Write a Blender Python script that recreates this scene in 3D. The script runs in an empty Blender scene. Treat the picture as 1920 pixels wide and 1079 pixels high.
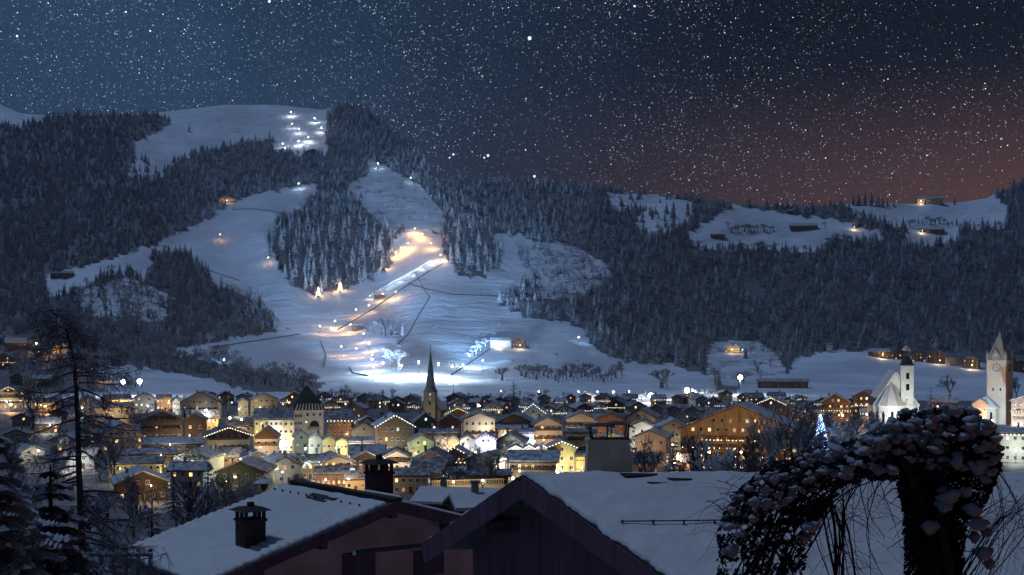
import bpy, math, random
import numpy as np
from mathutils import Vector, Matrix, Euler

random.seed(7)
RS = np.random.RandomState(11)
R = math.radians
scene = bpy.context.scene
COL = scene.collection

# ------------------------------------------------------------------ camera
F, CX, HY, ZC = 2318.0, 960.0, 640.0, 43.0        # pixels of a 1920 wide picture, metres
cam_d = bpy.data.cameras.new('camera'); cam = bpy.data.objects.new('camera', cam_d)
COL.objects.link(cam); scene.camera = cam
cam.location = (0, 0, ZC); cam.rotation_euler = (R(90), 0, 0)
cam_d.sensor_width = 36; cam_d.lens = 36 * F / 1920; cam_d.shift_y = (HY - 539.5) / 1920
cam_d.clip_start = 0.3; cam_d.clip_end = 20000

# ------------------------------------------------------------------ moonlight, sky, exposure
MOON_EL, MOON_AZ = R(62), R(-58)                  # azimuth from +Y towards +X
sun_d = bpy.data.lights.new('moon', 'SUN'); sun = bpy.data.objects.new('moon', sun_d); COL.objects.link(sun)
sun_d.energy = 0.60; sun_d.angle = R(6); sun_d.color = (0.42, 0.60, 1.0)
md = Vector((math.sin(MOON_AZ) * math.cos(MOON_EL), math.cos(MOON_AZ) * math.cos(MOON_EL), math.sin(MOON_EL)))
sun.rotation_euler = md.to_track_quat('Z', 'Y').to_euler()
sun.location = md * 3000
vs = scene.view_settings
vs.view_transform = 'Standard'; vs.look = 'None'; vs.exposure = 0.62; vs.gamma = 1.0; vs.use_curve_mapping = False
scene.cycles.use_denoising = True; scene.cycles.use_adaptive_sampling = True; scene.cycles.adaptive_threshold = 0.02; scene.cycles.adaptive_min_samples = 40
scene.cycles.max_bounces = 3; scene.cycles.diffuse_bounces = 2; scene.cycles.glossy_bounces = 2
scene.cycles.transmission_bounces = 2; scene.cycles.transparent_max_bounces = 6
scene.cycles.sample_clamp_indirect = 2.0; scene.cycles.caustics_reflective = False; scene.cycles.caustics_refractive = False

class NT:
    """small helper round a node tree"""
    def __init__(s, tree): s.t = tree; s.n = tree.nodes; s.l = tree.links; s.n.clear()
    def new(s, kind, **kw):
        nd = s.n.new(kind)
        for k, v in kw.items(): setattr(nd, k, v)
        return nd
    def put(s, sock, v):
        if hasattr(v, 'is_linked') or isinstance(v, bpy.types.NodeSocket): s.l.new(v, sock)
        elif v is not None: sock.default_value = v
    def math(s, op, a, b=None, c=None, clamp=False):
        nd = s.new('ShaderNodeMath', operation=op, use_clamp=clamp)
        s.put(nd.inputs[0], a)
        if b is not None: s.put(nd.inputs[1], b)
        if c is not None: s.put(nd.inputs[2], c)
        return nd.outputs[0]
    def rng(s, v, a, b, c=0.0, d=1.0, kind='SMOOTHSTEP'):
        nd = s.new('ShaderNodeMapRange', interpolation_type=kind)
        s.put(nd.inputs[0], v)
        for i, q in enumerate((a, b, c, d)): s.put(nd.inputs[i + 1], q)
        return nd.outputs[0]
    def mix(s, f, a, b, blend='MIX'):
        nd = s.new('ShaderNodeMix', data_type='RGBA', blend_type=blend)
        s.put(nd.inputs[0], f)
        s.put(nd.inputs[6], a if not isinstance(a, tuple) else (*a[:3], 1))
        s.put(nd.inputs[7], b if not isinstance(b, tuple) else (*b[:3], 1))
        return nd.outputs[2]
    def noise(s, vec, scale, detail=3, rough=0.55):
        nd = s.new('ShaderNodeTexNoise'); s.put(nd.inputs['Vector'], vec)
        nd.inputs['Scale'].default_value = scale; nd.inputs['Detail'].default_value = detail
        nd.inputs['Roughness'].default_value = rough
        return nd.outputs[0]

world = bpy.data.worlds.new('World'); scene.world = world; world.use_nodes = True
W = NT(world.node_tree)
tc = W.new('ShaderNodeTexCoord'); DIR = tc.outputs['Generated']
sep = W.new('ShaderNodeSeparateXYZ'); W.put(sep.inputs[0], DIR)
DX, DY, DZ = sep.outputs
sky = W.new('ShaderNodeTexSky', sky_type='NISHITA', sun_disc=False)
sky.sun_elevation = MOON_EL; sky.sun_rotation = MOON_AZ; sky.altitude = 800
air = W.mix(1.0, sky.outputs[0], (0.0002, 0.0002, 0.0002), 'MULTIPLY')      # moonlit air
cloud = W.noise(DIR, 3.2, 5, 0.6)
cloud2 = W.noise(DIR, 9.0, 4, 0.6)
dusty = W.math('MULTIPLY_ADD', cloud, 1.1, W.math('MULTIPLY', cloud2, 0.5))   # about 0.8
blue_f = W.math('MULTIPLY', W.rng(W.math('MULTIPLY_ADD', DZ, -0.45, DX), 0.10, -0.42), W.rng(dusty, 0.45, 1.05, 0.6, 1.25))
warm_f = W.math('MULTIPLY', W.rng(DX, -0.10, 0.52), W.rng(DZ, 0.22, 0.085))
grad = W.mix(blue_f, (0.0016, 0.0018, 0.0036), (0.0135, 0.0330, 0.0690))
grad = W.mix(W.math('MULTIPLY', W.rng(DZ, 0.25, 0.09), 0.30), grad, (0.022, 0.018, 0.028))
grad = W.mix(warm_f, grad, (0.072, 0.031, 0.021))
base_sky = W.mix(1.0, grad, air, 'ADD')
bg = W.new('ShaderNodeBackground'); W.put(bg.inputs[0], base_sky); bg.inputs[1].default_value = 1.0
wo = W.new('ShaderNodeOutputWorld'); W.l.new(bg.outputs[0], wo.inputs[0])
world.cycles.sampling_method = 'MANUAL'; world.cycles.sample_map_resolution = 256

# ------------------------------------------------------------------ materials
MATS = {}
def principled(name):
    m = bpy.data.materials.new(name); m.use_nodes = True; T = NT(m.node_tree)
    out = T.new('ShaderNodeOutputMaterial'); b = T.new('ShaderNodeBsdfPrincipled'); T.l.new(b.outputs[0], out.inputs[0])
    b.inputs['Specular IOR Level'].default_value = 0.25
    MATS[name] = m
    return m, T, b
def obco(T):
    return T.new('ShaderNodeTexCoord').outputs['Object']
def plain(name, col, rough=0.75, vary=0.25, scale=3.0, bump=0.0, metal=0.0, streak=False):
    """painted, plastered, wooden or tiled surface: the colour broken by two octaves of wear"""
    m, T, b = principled(name)
    co = obco(T)
    if streak:
        mp = T.new('ShaderNodeMapping'); T.put(mp.inputs[0], co); mp.inputs['Scale'].default_value = (1, 1, 0.12); co = mp.outputs[0]
    n = T.noise(co, scale, 5, 0.65); n2 = T.noise(co, scale * 0.17, 3)
    f = T.math('MULTIPLY_ADD', n, 0.6, T.math('MULTIPLY', n2, 0.4))
    lo = tuple(c * (1 - vary) for c in col); hi = tuple(min(1, c * (1 + vary)) for c in col)
    T.put(b.inputs['Base Color'], T.mix(T.rng(f, 0.3, 0.7), lo, hi))
    b.inputs['Roughness'].default_value = rough; b.inputs['Metallic'].default_value = metal
    if bump:
        bp = T.new('ShaderNodeBump'); bp.inputs['Strength'].default_value = bump; bp.inputs['Distance'].default_value = 0.05
        T.put(bp.inputs['Height'], n); T.put(b.inputs['Normal'], bp.outputs[0])
    return m
def glow(name, col, strength):
    m = bpy.data.materials.new(name); m.use_nodes = True; T = NT(m.node_tree)
    out = T.new('ShaderNodeOutputMaterial'); e = T.new('ShaderNodeEmission'); T.l.new(e.outputs[0], out.inputs[0])
    e.inputs[0].default_value = (*col, 1); e.inputs[1].default_value = strength
    if name.startswith('pane_'):      # curtains and different lamps: no two windows are equally bright
        oi = T.new('ShaderNodeObjectInfo'); co = obco(T); n = T.noise(co, 2.2, 2)
        T.put(e.inputs[1], T.math('MULTIPLY', T.math('MULTIPLY_ADD', T.math('POWER', oi.outputs['Random'], 1.6), strength * 1.7, strength * .22), T.rng(n, .3, .65, .45, 1.15)))
    MATS[name] = m; return m
def snow_mat(name, col, scale, bump_d, strength=0.5):
    m, T, b = principled(name)
    co = obco(T); n = T.noise(co, scale, 6, 0.6); n2 = T.noise(co, scale * 0.08, 4)
    lo = tuple(c * 0.86 for c in col)
    T.put(b.inputs['Base Color'], T.mix(T.rng(T.math('ADD', n, n2), 0.75, 1.25), lo, col))
    b.inputs['Roughness'].default_value = 0.65
    bp = T.new('ShaderNodeBump'); bp.inputs['Strength'].default_value = strength; bp.inputs['Distance'].default_value = bump_d
    T.put(bp.inputs['Height'], T.math('ADD', n, n2)); T.put(b.inputs['Normal'], bp.outputs[0])
    return m
snow_mat('snow', (0.80, 0.82, 0.85), 1.6, 0.10)
snow_mat('roof_snow', (0.72, 0.66, 0.62), 2.2, 0.06)
snow_mat('thin_snow', (0.40, 0.41, 0.44), 1.1, 0.05)
def tree_mat(name, leaf, leaf2, snow_lo, snow_hi, amount, nscale=9.0):
    """needles or bark with snow lying where the surface faces up"""
    m, T, b = principled(name)
    g = T.new('ShaderNodeNewGeometry'); s = T.new('ShaderNodeSeparateXYZ'); T.put(s.inputs[0], g.outputs['True Normal'])
    oi = T.new('ShaderNodeObjectInfo'); co = obco(T)
    up = T.math('ABSOLUTE', s.outputs[2])
    n = T.noise(co, nscale, 3, 0.7)
    k = T.math('ADD', T.math('MULTIPLY', up, 0.55), T.math('MULTIPLY_ADD', n, 0.9, T.math('MULTIPLY', oi.outputs['Random'], 0.22)))
    f = T.math('MULTIPLY', T.rng(k, snow_lo, snow_hi), amount)
    lf = T.mix(oi.outputs['Random'], leaf, leaf2)
    T.put(b.inputs['Base Color'], T.mix(f, lf, (0.74, 0.77, 0.82)))
    b.inputs['Roughness'].default_value = 0.8
    return m
tree_mat('needles_dark', (0.048, 0.062, 0.082), (0.092, 0.094, 0.118), 0.54, 1.08, 0.76)
tree_mat('needles_frost', (0.022, 0.034, 0.042), (0.038, 0.050, 0.060), 0.60, 0.95, 0.92)
tree_mat('bark_frost', (0.085, 0.076, 0.086), (0.135, 0.118, 0.122), 0.60, 1.10, 0.66)
tree_mat('bark_white', (0.13, 0.12, 0.13), (0.20, 0.19, 0.20), 0.40, 0.85, 0.95)
plain('bark', (0.050, 0.036, 0.028), 0.9, 0.35, 6)

# ------------------------------------------------------------------ mesh helpers
class MB:
    def __init__(s): s.v = []; s.f = []; s.m = []
    def add(s, verts, faces, mi=0):
        o = len(s.v); s.v += [tuple(q) for q in verts]; s.f += [tuple(i + o for i in f) for f in faces]; s.m += [mi] * len(faces)
    def box(s, x0, x1, y0, y1, z0, z1, mi=0):
        s.add([(x0, y0, z0), (x1, y0, z0), (x1, y1, z0), (x0, y1, z0), (x0, y0, z1), (x1, y0, z1), (x1, y1, z1), (x0, y1, z1)],
              [(0, 3, 2, 1), (4, 5, 6, 7), (0, 1, 5, 4), (1, 2, 6, 5), (2, 3, 7, 6), (3, 0, 4, 7)], mi)
    def hexa(s, p, mi=0):     # eight points: bottom ring then top ring
        s.add(p, [(0, 3, 2, 1), (4, 5, 6, 7), (0, 1, 5, 4), (1, 2, 6, 5), (2, 3, 7, 6), (3, 0, 4, 7)], mi)
    def slab(s, quad, thick, mi=0):   # quad of four points thickened downwards
        q = [Vector(a) for a in quad]; d = Vector((0, 0, thick))
        s.hexa([a - d for a in q] + q, mi)
    def extrude(s, prof, a, b, axis='y', mi=0, caps=True):   # prof: list of (u, z) anticlockwise seen from -axis
        n = len(prof)
        pt = (lambda u, z, t: (u, t, z)) if axis == 'y' else (lambda u, z, t: (t, u, z))
        vs_ = [pt(u, z, a) for u, z in prof] + [pt(u, z, b) for u, z in prof]
        fs = [(i, (i + 1) % n, n + (i + 1) % n, n + i) for i in range(n)]
        if caps: fs += [tuple(range(n))[::-1], tuple(range(n, 2 * n))]
        s.add(vs_, fs, mi)
    def tube(s, pts, radii, sides=6, mi=0):
        pts = [Vector(p) for p in pts]; o = len(s.v); n = len(pts)
        for i, p in enumerate(pts):
            t = (pts[min(i + 1, n - 1)] - pts[max(i - 1, 0)])
            t = t.normalized() if t.length > 1e-9 else Vector((0, 0, 1))
            a = t.orthogonal().normalized(); b_ = t.cross(a); r = radii[i] if hasattr(radii, '__len__') else radii
            for k in range(sides):
                q = 2 * math.pi * k / sides
                s.v.append(tuple(p + (a * math.cos(q) + b_ * math.sin(q)) * r))
        for i in range(n - 1):
            for k in range(sides):
                k2 = (k + 1) % sides
                s.f.append((o + i * sides + k, o + i * sides + k2, o + (i + 1) * sides + k2, o + (i + 1) * sides + k)); s.m.append(mi)
        s.f.append(tuple(o + k for k in range(sides))[::-1]); s.m.append(mi)
        s.f.append(tuple(o + (n - 1) * sides + k for k in range(sides))); s.m.append(mi)
    def lathe(s, prof, sides=10, cx=0, cy=0, mi=0, rot=0.0):   # prof: (r, z) bottom to top
        o = len(s.v)
        for r, z in prof:
            for k in range(sides):
                q = rot + 2 * math.pi * k / sides
                s.v.append((cx + r * math.cos(q), cy + r * math.sin(q), z))
        for i in range(len(prof) - 1):
            for k in range(sides):
                k2 = (k + 1) % sides
                s.f.append((o + i * sides + k, o + i * sides + k2, o + (i + 1) * sides + k2, o + (i + 1) * sides + k)); s.m.append(mi)
        s.f.append(tuple(o + k for k in range(sides))[::-1]); s.m.append(mi)
        s.f.append(tuple(o + (len(prof) - 1) * sides + k for k in range(sides))); s.m.append(mi)
    def mesh(s, name, mats, smooth=False):
        me = bpy.data.meshes.new(name); me.from_pydata(s.v, [], s.f)
        for mt in (mats if isinstance(mats, (list, tuple)) else [mats]): me.materials.append(MATS[mt] if isinstance(mt, str) else mt)
        if len(set(s.m)) > 1: me.polygons.foreach_set('material_index', s.m)
        if smooth: me.polygons.foreach_set('use_smooth', [True] * len(me.polygons))
        me.update(); return me
def link(name, data, parent=None, loc=(0, 0, 0), rot=(0, 0, 0), scl=(1, 1, 1)):
    o = bpy.data.objects.new(name, data); COL.objects.link(o)
    o.location = loc; o.rotation_euler = rot; o.scale = scl
    if parent is not None: o.parent = parent
    return o
def tag(o, label, cat, group=None, kind=None):
    o['label'] = label; o['category'] = cat
    if group: o['group'] = group
    if kind: o['kind'] = kind
    return o
def thing(name, label, cat, loc=(0, 0, 0), rz=0.0, group=None):
    return tag(link(name, None, None, loc, (0, 0, rz)), label, cat, group)
ZONES = ((150, 'left of the larch trunk'), (345, 'near the big dark timber chalet'), (480, 'near the golden lamps'), (620, 'near the pyramid roofed tower'), (780, 'left of the pointed spire'), (900, 'right of the pointed spire'),
         (1030, 'near the white outlined chalet'), (1180, 'near the concrete chimney'), (1300, 'near the pink house'), (1480, 'near the big hotel'), (1640, 'left of the white church'), (9999, 'near the clock tower'))
def zone(px): return next(z for lim, z in ZONES if px < lim)
def P(px, py, d):
    return Vector(((px - CX) / F * d, d, ZC + (HY - py) / F * d))

m, T, b = principled('town_roof_snow')
co = obco(T); n = T.noise(co, 0.55, 5, 0.65); n2 = T.noise(co, 3.0, 4, 0.6); oi = T.new('ShaderNodeObjectInfo')
f = T.rng(T.math('ADD', T.math('MULTIPLY_ADD', n2, 0.35, n), T.math('MULTIPLY', oi.outputs['Random'], 0.22)), 0.62, 0.95)
T.put(b.inputs['Base Color'], T.mix(f, T.mix(n2, (0.44, 0.45, 0.48), (0.60, 0.61, 0.64)), (0.11, 0.10, 0.105)))
b.inputs['Roughness'].default_value = 0.7
bp = T.new('ShaderNodeBump'); bp.inputs['Strength'].default_value = 0.6; bp.inputs['Distance'].default_value = 0.08
T.put(bp.inputs['Height'], n2); T.put(b.inputs['Normal'], bp.outputs[0])

# ------------------------------------------------------------------ terrain: valley floor, mountain, near hill
def interp(tab, x):
    a = np.array(tab, float); return np.interp(x, a[:, 0], a[:, 1])
SKY_LINE = [(-900, 250), (-300, 215), (0, 196), (40, 213), (80, 216), (250, 213), (300, 211), (420, 197), (520, 197), (605, 206), (628, 201), (655, 200),
            (690, 210), (720, 229), (750, 256), (775, 282), (796, 310), (830, 330), (900, 338), (1000, 342), (1100, 350), (1200, 362), (1290, 370), (1400, 385),
            (1500, 389), (1590, 383), (1650, 381), (1720, 383), (1760, 381), (1800, 380), (1850, 372), (1880, 357), (1920, 342), (2200, 320), (2900, 330)]
DEPTH = [(0, 3700), (190, 2850), (250, 2620), (300, 2450), (380, 2200), (430, 2050), (500, 1900), (550, 1800), (600, 1680), (660, 1480), (700, 1300), (735, 1049)]
FOOT = 735.0
def wob(x, y, wx, wy, seed):
    r = np.random.RandomState(seed); s = 0
    for k in range(7):
        a = r.uniform(0, 2 * np.pi); q = r.uniform(0.6, 1.7)
        s = s + np.sin(q * 2 * np.pi * (np.cos(a) * x / wx + np.sin(a) * y / wy) + r.uniform(0, 6.28))
    return s / 3.0
def D(px, py):
    """distance of the open ground seen at a picture point of the mountain side"""
    px = np.asarray(px, float); py = np.asarray(py, float)
    d = interp(DEPTH, py)
    fade = np.clip((FOOT - py) / 70.0, 0, 1)
    d = d + fade * (24 * wob(px, py, 430, 260, 3) + 7.0 * wob(px, py, 150, 95, 4) + 1.6 * wob(px, py, 48, 36, 5))
    return d
def ground(px, py):
    d = D(px, py)
    return np.stack([(px - CX) / F * d, d, ZC + (HY - py) / F * d], -1)
NEAR = [(0, 38.5), (14, 38.0), (30, 33.5), (60, 28), (100, 19), (160, 9), (230, 2.5), (300, 0), (1049, 0)]
def near_z(d): return interp(NEAR, d)

def in_poly(px, py, poly):
    px = np.asarray(px, float); py = np.asarray(py, float); c = np.zeros(np.broadcast(px, py).shape, bool)
    n = len(poly); j = n - 1
    for i in range(n):
        xi, yi = poly[i]; xj, yj = poly[j]
        if yi != yj:
            c ^= ((yi > py) != (yj > py)) & (px < (xj - xi) * (py - yi) / (yj - yi) + xi)
        j = i
    return c
OPEN = {
 'plateau': [(-60, 150), (640, 150), (620, 200), (612, 240), (606, 272), (612, 292), (570, 290), (508, 282), (514, 262), (470, 262), (430, 274), (380, 285), (335, 300),
             (300, 330), (275, 308), (255, 288), (262, 262), (310, 248), (312, 222), (285, 214), (130, 214), (60, 228), (25, 238), (0, 232), (-60, 225)],
 'left_piste': [(80, 560), (85, 520), (180, 495), (290, 458), (370, 425), (412, 398), (425, 382), (500, 362), (600, 343), (592, 365), (560, 393), (520, 418),
                (505, 445), (507, 475), (525, 508), (548, 534), (580, 554), (642, 549), (642, 622), (520, 615), (505, 590), (480, 565), (440, 548), (400, 540), (385, 505),
                (345, 474), (300, 468), (284, 482), (276, 530), (240, 512), (190, 516), (150, 545)],
 'centre': [(578, 553), (640, 547), (700, 522), (732, 497), (738, 455), (765, 415), (800, 424), (832, 447), (834, 490), (862, 518), (905, 522), (935, 502), (942, 470), (928, 446),
            (965, 440), (1000, 452), (975, 470), (980, 495), (1005, 522), (950, 545), (935, 575), (990, 597), (1050, 602), (1100, 624), (1112, 657), (1190, 684),
            (1260, 684), (1335, 708), (1345, 770), (560, 770), (610, 722), (570, 706), (480, 694), (420, 664), (330, 669), (300, 660), (400, 642), (520, 622), (560, 600)],
 'valley_left': [(195, 688), (280, 690), (400, 715), (500, 745), (520, 780), (195, 780)],
 'valley_right': [(1330, 780), (1400, 720), (1480, 700), (1490, 672), (1560, 656), (1640, 661), (1780, 676), (1990, 700), (1990, 780)],
 'right_alp': [(1288, 441), (1320, 421), (1375, 387), (1420, 392), (1500, 407), (1585, 414), (1600, 430), (1650, 432), (1655, 452), (1545, 447), (1545, 472), (1480, 472), (1400, 467), (1345, 470), (1300, 462)],
 'far_alp': [(1588, 370), (1690, 372), (1760, 370), (1840, 366), (1868, 366), (1885, 392), (1885, 425), (1800, 432), (1795, 455), (1705, 466), (1700, 432), (1660, 418), (1600, 404)],
}
SPARSE = {   # share of the full tree density that stays
 'scree': ([(690, 300), (720, 310), (790, 350), (832, 400), (828, 438), (765, 415), (735, 440), (690, 395), (662, 372), (655, 345), (690, 330)], 0.10),
 'clearing': ([(1140, 362), (1225, 366), (1300, 378), (1300, 410), (1245, 440), (1200, 440), (1190, 410), (1220, 390), (1150, 398)], 0.16),
 'knoll': ([(975, 470), (1000, 455), (1060, 455), (1130, 490), (1150, 520), (1080, 560), (1010, 560), (1005, 520), (980, 495)], 0.45),
 'crag': ([(1340, 640), (1420, 640), (1460, 668), (1475, 700), (1445, 724), (1330, 724), (1325, 668)], 0.07),
 'scrub': ([(150, 545), (240, 520), (300, 545), (330, 560), (300, 605), (200, 600), (150, 585)], 0.35),
 'small_clear': ([(1385, 525), (1420, 530), (1445, 565), (1400, 560)], 0.1),
 'far_slope': ([(255, 290), (300, 330), (280, 345), (240, 330)], 0.3),
 'gap': ([(110, 490), (160, 475), (190, 450), (160, 440), (120, 470)], 0.4),
}
def in_open(px, py):
    m = np.zeros(np.shape(px), bool); px = px + 5 * wob(px, py, 40, 40, 61); py = py + 3 * wob(px, py, 34, 30, 62)
    for q in OPEN.values(): m |= in_poly(px, py, q)
    return m

cols = np.arange(-700, 2640, 7.0)
sk = interp(SKY_LINE, cols)
NM = 150
tt = np.linspace(0, 1, NM)
rows = sk[:, None] + (FOOT - sk[:, None]) * tt[None, :]
gx = np.repeat(cols[:, None], NM, 1)
mount = ground(gx, rows)
back = []
for db, dz in ((2600, -700), (1200, -330), (500, -120), (160, -24)):
    b_ = mount[:, 0].copy(); k = 1 + db / b_[:, 1:2]; b2 = b_.copy(); b2[:, 0:1] = b_[:, 0:1] * k; b2[:, 1:2] = b_[:, 1:2] * k; b2[:, 2] = b_[:, 2] + dz
    back.append(b2)
dv = np.concatenate([np.linspace(1030, 340, 40), np.linspace(320, 10, 26)])
vx = (cols[:, None] - CX) / F * dv[None, :]
vz = np.repeat(near_z(dv)[None, :], len(cols), 0)
val = np.stack([vx, np.repeat(dv[None, :], len(cols), 0), vz], -1)
grid = np.concatenate([np.stack(back, 1), mount, val], 1)
nc, nr = grid.shape[:2]
idx = np.arange(nc * nr).reshape(nc, nr)
fq = np.stack([idx[:-1, :-1], idx[:-1, 1:], idx[1:, 1:], idx[1:, :-1]], -1).reshape(-1, 4)
me = bpy.data.meshes.new('terrain'); me.from_pydata(grid.reshape(-1, 3).tolist(), [], fq.tolist()); me.update()
me.polygons.foreach_set('use_smooth', [True] * len(me.polygons))
scrub = np.zeros((nc, nr), np.float32)
mrows = slice(len(back), len(back) + NM)
sc_ = np.zeros(gx.shape)
for nm, a in (('scree', 0.42), ('clearing', 0.38), ('knoll', 0.6), ('crag', 0.5), ('scrub', 0.5), ('far_slope', 0.4)):
    sc_ = np.maximum(sc_, in_poly(gx, rows, SPARSE[nm][0]) * a)
opn = in_open(gx, rows)
sc_ = np.where((~opn) & (sc_ == 0), 0.9, sc_)
top = in_poly(gx, rows, [(260, 195), (540, 190), (520, 250), (420, 262), (330, 290), (262, 300)])
sc_ = np.maximum(sc_, top * 0.28)
scrub[:, mrows] = sc_
scrub[:, mrows.stop:] = np.where((dv > 60) & (dv < 900), 0.9, 0.0)[None, :]
at = me.attributes.new('scrub', 'FLOAT', 'POINT'); at.data.foreach_set('value', scrub.reshape(-1))
m, T, b = principled('mountain_snow')
co = obco(T)
a_ = T.new('ShaderNodeAttribute', attribute_name='scrub')
n1 = T.noise(co, 0.035, 6, 0.65); n2 = T.noise(co, 0.16, 5, 0.7); n3 = T.noise(co, 0.009, 4)
k = T.math('ADD', T.math('MULTIPLY', n1, 0.55), T.math('MULTIPLY', n2, 0.45))
f = T.rng(T.math('MULTIPLY_ADD', a_.outputs['Fac'], 0.30, k), 0.62, 0.80)
f = T.math('MULTIPLY', f, T.rng(a_.outputs['Fac'], 0.0, 0.3))
f = T.math('MAXIMUM', f, T.math('MULTIPLY', T.rng(a_.outputs['Fac'], 0.82, 0.9), T.rng(n2, 0.70, 0.50, 0.35, 0.94)))
sn = T.mix(T.rng(n3, 0.35, 0.7), (0.58, 0.60, 0.64), (0.80, 0.82, 0.86))
T.put(b.inputs['Base Color'], T.mix(f, sn, T.mix(n2, (0.07, 0.062, 0.068), (0.17, 0.155, 0.16))))
b.inputs['Roughness'].default_value = 0.7
bp = T.new('ShaderNodeBump'); bp.inputs['Strength'].default_value = 0.9; bp.inputs['Distance'].default_value = 7.0
mp = T.new('ShaderNodeMapping'); T.put(mp.inputs[0], co); mp.inputs['Rotation'].default_value = (0, 0, R(25)); mp.inputs['Scale'].default_value = (0.016, 0.034, 0.02)
n4 = T.noise(mp.outputs[0], 1.0, 5, 0.6)
T.put(bp.inputs['Height'], T.math('ADD', T.math('MULTIPLY', n1, 0.5), n4)); T.put(b.inputs['Normal'], bp.outputs[0])
me.materials.append(m)
terrain = link('terrain', me); terrain['kind'] = 'structure'
terrain['label'] = 'snow covered valley floor and mountain side with open ski slopes'

# ------------------------------------------------------------------ tree shapes
def conifer_mesh(name, mat, seed, tiers=8, pts=8, width=0.17, droop=0.35):
    r = random.Random(seed); B = MB()
    B.tube([(0, 0, -0.03), (0, 0, 0.5), (0, 0, 0.93)], [0.014, 0.010, 0.003], 5)
    for t in range(tiers):
        f = t / (tiers - 1); zt = 0.16 + 0.84 * ((f + 0.9 / tiers) ** 0.92) * 0.97
        zt = min(zt, 1.0); rad = width * (1 - f) ** 0.85 * r.uniform(0.86, 1.12) + 0.014
        zb = zt - (0.20 * (1 - f) + 0.07)
        n = max(5, int(pts * (1 - 0.35 * f))); q0 = r.uniform(0, 6.28)
        vs_ = [(0, 0, zt)]; fs = []
        for k in range(n):
            q = q0 + 2 * math.pi * k / n + r.uniform(-0.15, 0.15); w = rad * r.uniform(0.72, 1.2)
            vs_.append((math.cos(q) * w, math.sin(q) * w, zb - droop * 0.06 + r.uniform(-0.02, 0.02)))
            q2 = q + math.pi / n; w2 = rad * r.uniform(0.38, 0.55)
            vs_.append((math.cos(q2) * w2, math.sin(q2) * w2, zb + 0.035 + r.uniform(-0.01, 0.015)))
        m2 = 2 * n
        for k in range(m2): fs.append((0, 1 + k, 1 + (k + 1) % m2))
        B.add(vs_, fs)
    return B.mesh(name, mat)
def bare_mesh(name, mat, seed, depth=4, spread=0.62, r0=0.022, first=0.26, upright=0.35, kids=(3, 4), twig=0.0028, sides=3):
    """a leafless tree of height about one: forked limbs down to twigs"""
    r = random.Random(seed); B = MB()
    def grow(p, d, ln, rad, lev):
        mid = p + d * ln * 0.5 + Vector((r.uniform(-1, 1), r.uniform(-1, 1), r.uniform(-.4, .4))) * ln * 0.09
        e = p + d * ln
        B.tube([p, mid, e], [rad, rad * 0.8, max(twig, rad * 0.6)], sides if lev else 5)
        if lev >= depth: return
        n = r.randint(*kids)
        for k in range(n):
            q = r.uniform(0, 6.28); a = d.orthogonal().normalized(); c = d.cross(a)
            nd = (d + (a * math.cos(q) + c * math.sin(q)) * spread * r.uniform(0.7, 1.25) + Vector((0, 0, upright * r.uniform(0, 1)))).normalized()
            s = p + d * ln * r.uniform(0.55, 1.0)
            grow(s, nd, ln * r.uniform(0.58, 0.82), max(twig, rad * 0.58), lev + 1)
    grow(Vector((0, 0, -0.02)), Vector((r.uniform(-.05, .05), r.uniform(-.05, .05), 1)).normalized(), first + 0.02, r0, 0)
    zs = max(v[2] for v in B.v); B.v = [(x / zs, y / zs, z / zs) for x, y, z in B.v]
    return B.mesh(name, mat)
CON_DARK = [conifer_mesh('dark_conifer', 'needles_dark', s, 8, 8, w) for s, w in ((1, 0.16), (2, 0.19), (3, 0.145))]
CON_FROST = [conifer_mesh('snowy_conifer', 'needles_frost', s, 9, 9, w) for s, w in ((4, 0.17), (5, 0.20), (6, 0.15))]
BARE = [bare_mesh('bare_tree', 'bark_frost', s, 4, 0.62, 0.024) for s in (7, 8)]
BARE_WHITE = [bare_mesh('rimed_tree', 'bark_white', s, 4, 0.6, 0.022) for s in (9,)]
BUSH = [bare_mesh('bush', 'bark_frost', 12, 3, 0.95, 0.03, 0.16, 0.3, (4, 5), 0.006)]

# ------------------------------------------------------------------ forest: sampled over the slope, the largest trees single
GROVE = {   # groves whose trees stand apart one by one in the floodlight
 'west': [(512, 452), (505, 480), (530, 520), (552, 540), (600, 556), (650, 548), (705, 522), (738, 498), (742, 455), (700, 405), (640, 398), (560, 412), (520, 430)],
 'east': [(836, 452), (838, 490), (862, 518), (905, 520), (934, 500), (940, 470), (915, 440), (870, 425), (835, 432)],
}
FROSTY = [[(590, 325), (690, 330), (735, 430), (742, 500), (600, 560), (500, 500), (505, 420), (560, 390)],
          [(800, 330), (900, 400), (945, 470), (910, 530), (830, 520), (826, 440)], [(690, 265), (800, 310), (860, 400), (830, 440), (690, 330)],
          [(1100, 560), (1160, 560), (1250, 620), (1330, 690), (1200, 690), (1110, 650)], [(940, 520), (1010, 540), (1020, 590), (940, 580)],
          [(300, 590), (520, 600), (520, 650), (400, 660), (230, 680), (180, 660)]]
N = 58000
cx_ = RS.uniform(-90, 2010, N); cy_ = RS.uniform(185, 728, N)
skc = interp(SKY_LINE, cx_)
dens = np.ones(N)
dens[in_open(cx_, cy_)] = 0
for poly, s in SPARSE.values():
    q = in_poly(cx_, cy_, poly); dens[q] = np.where(dens[q] > 0, s, 0.0)
for poly in GROVE.values(): dens[in_poly(cx_, cy_, poly)] = 0        # planted one by one below
town_left = in_poly(cx_, cy_, [(-90, 628), (60, 628), (120, 645), (210, 650), (215, 780), (-90, 780)])
dens[town_left] = 0.10
dens[in_poly(cx_, cy_, [(1620, 652), (1990, 670), (1990, 740), (1620, 740)])] *= 0.05
clump = wob(cx_, cy_, 70, 45, 21)
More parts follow.
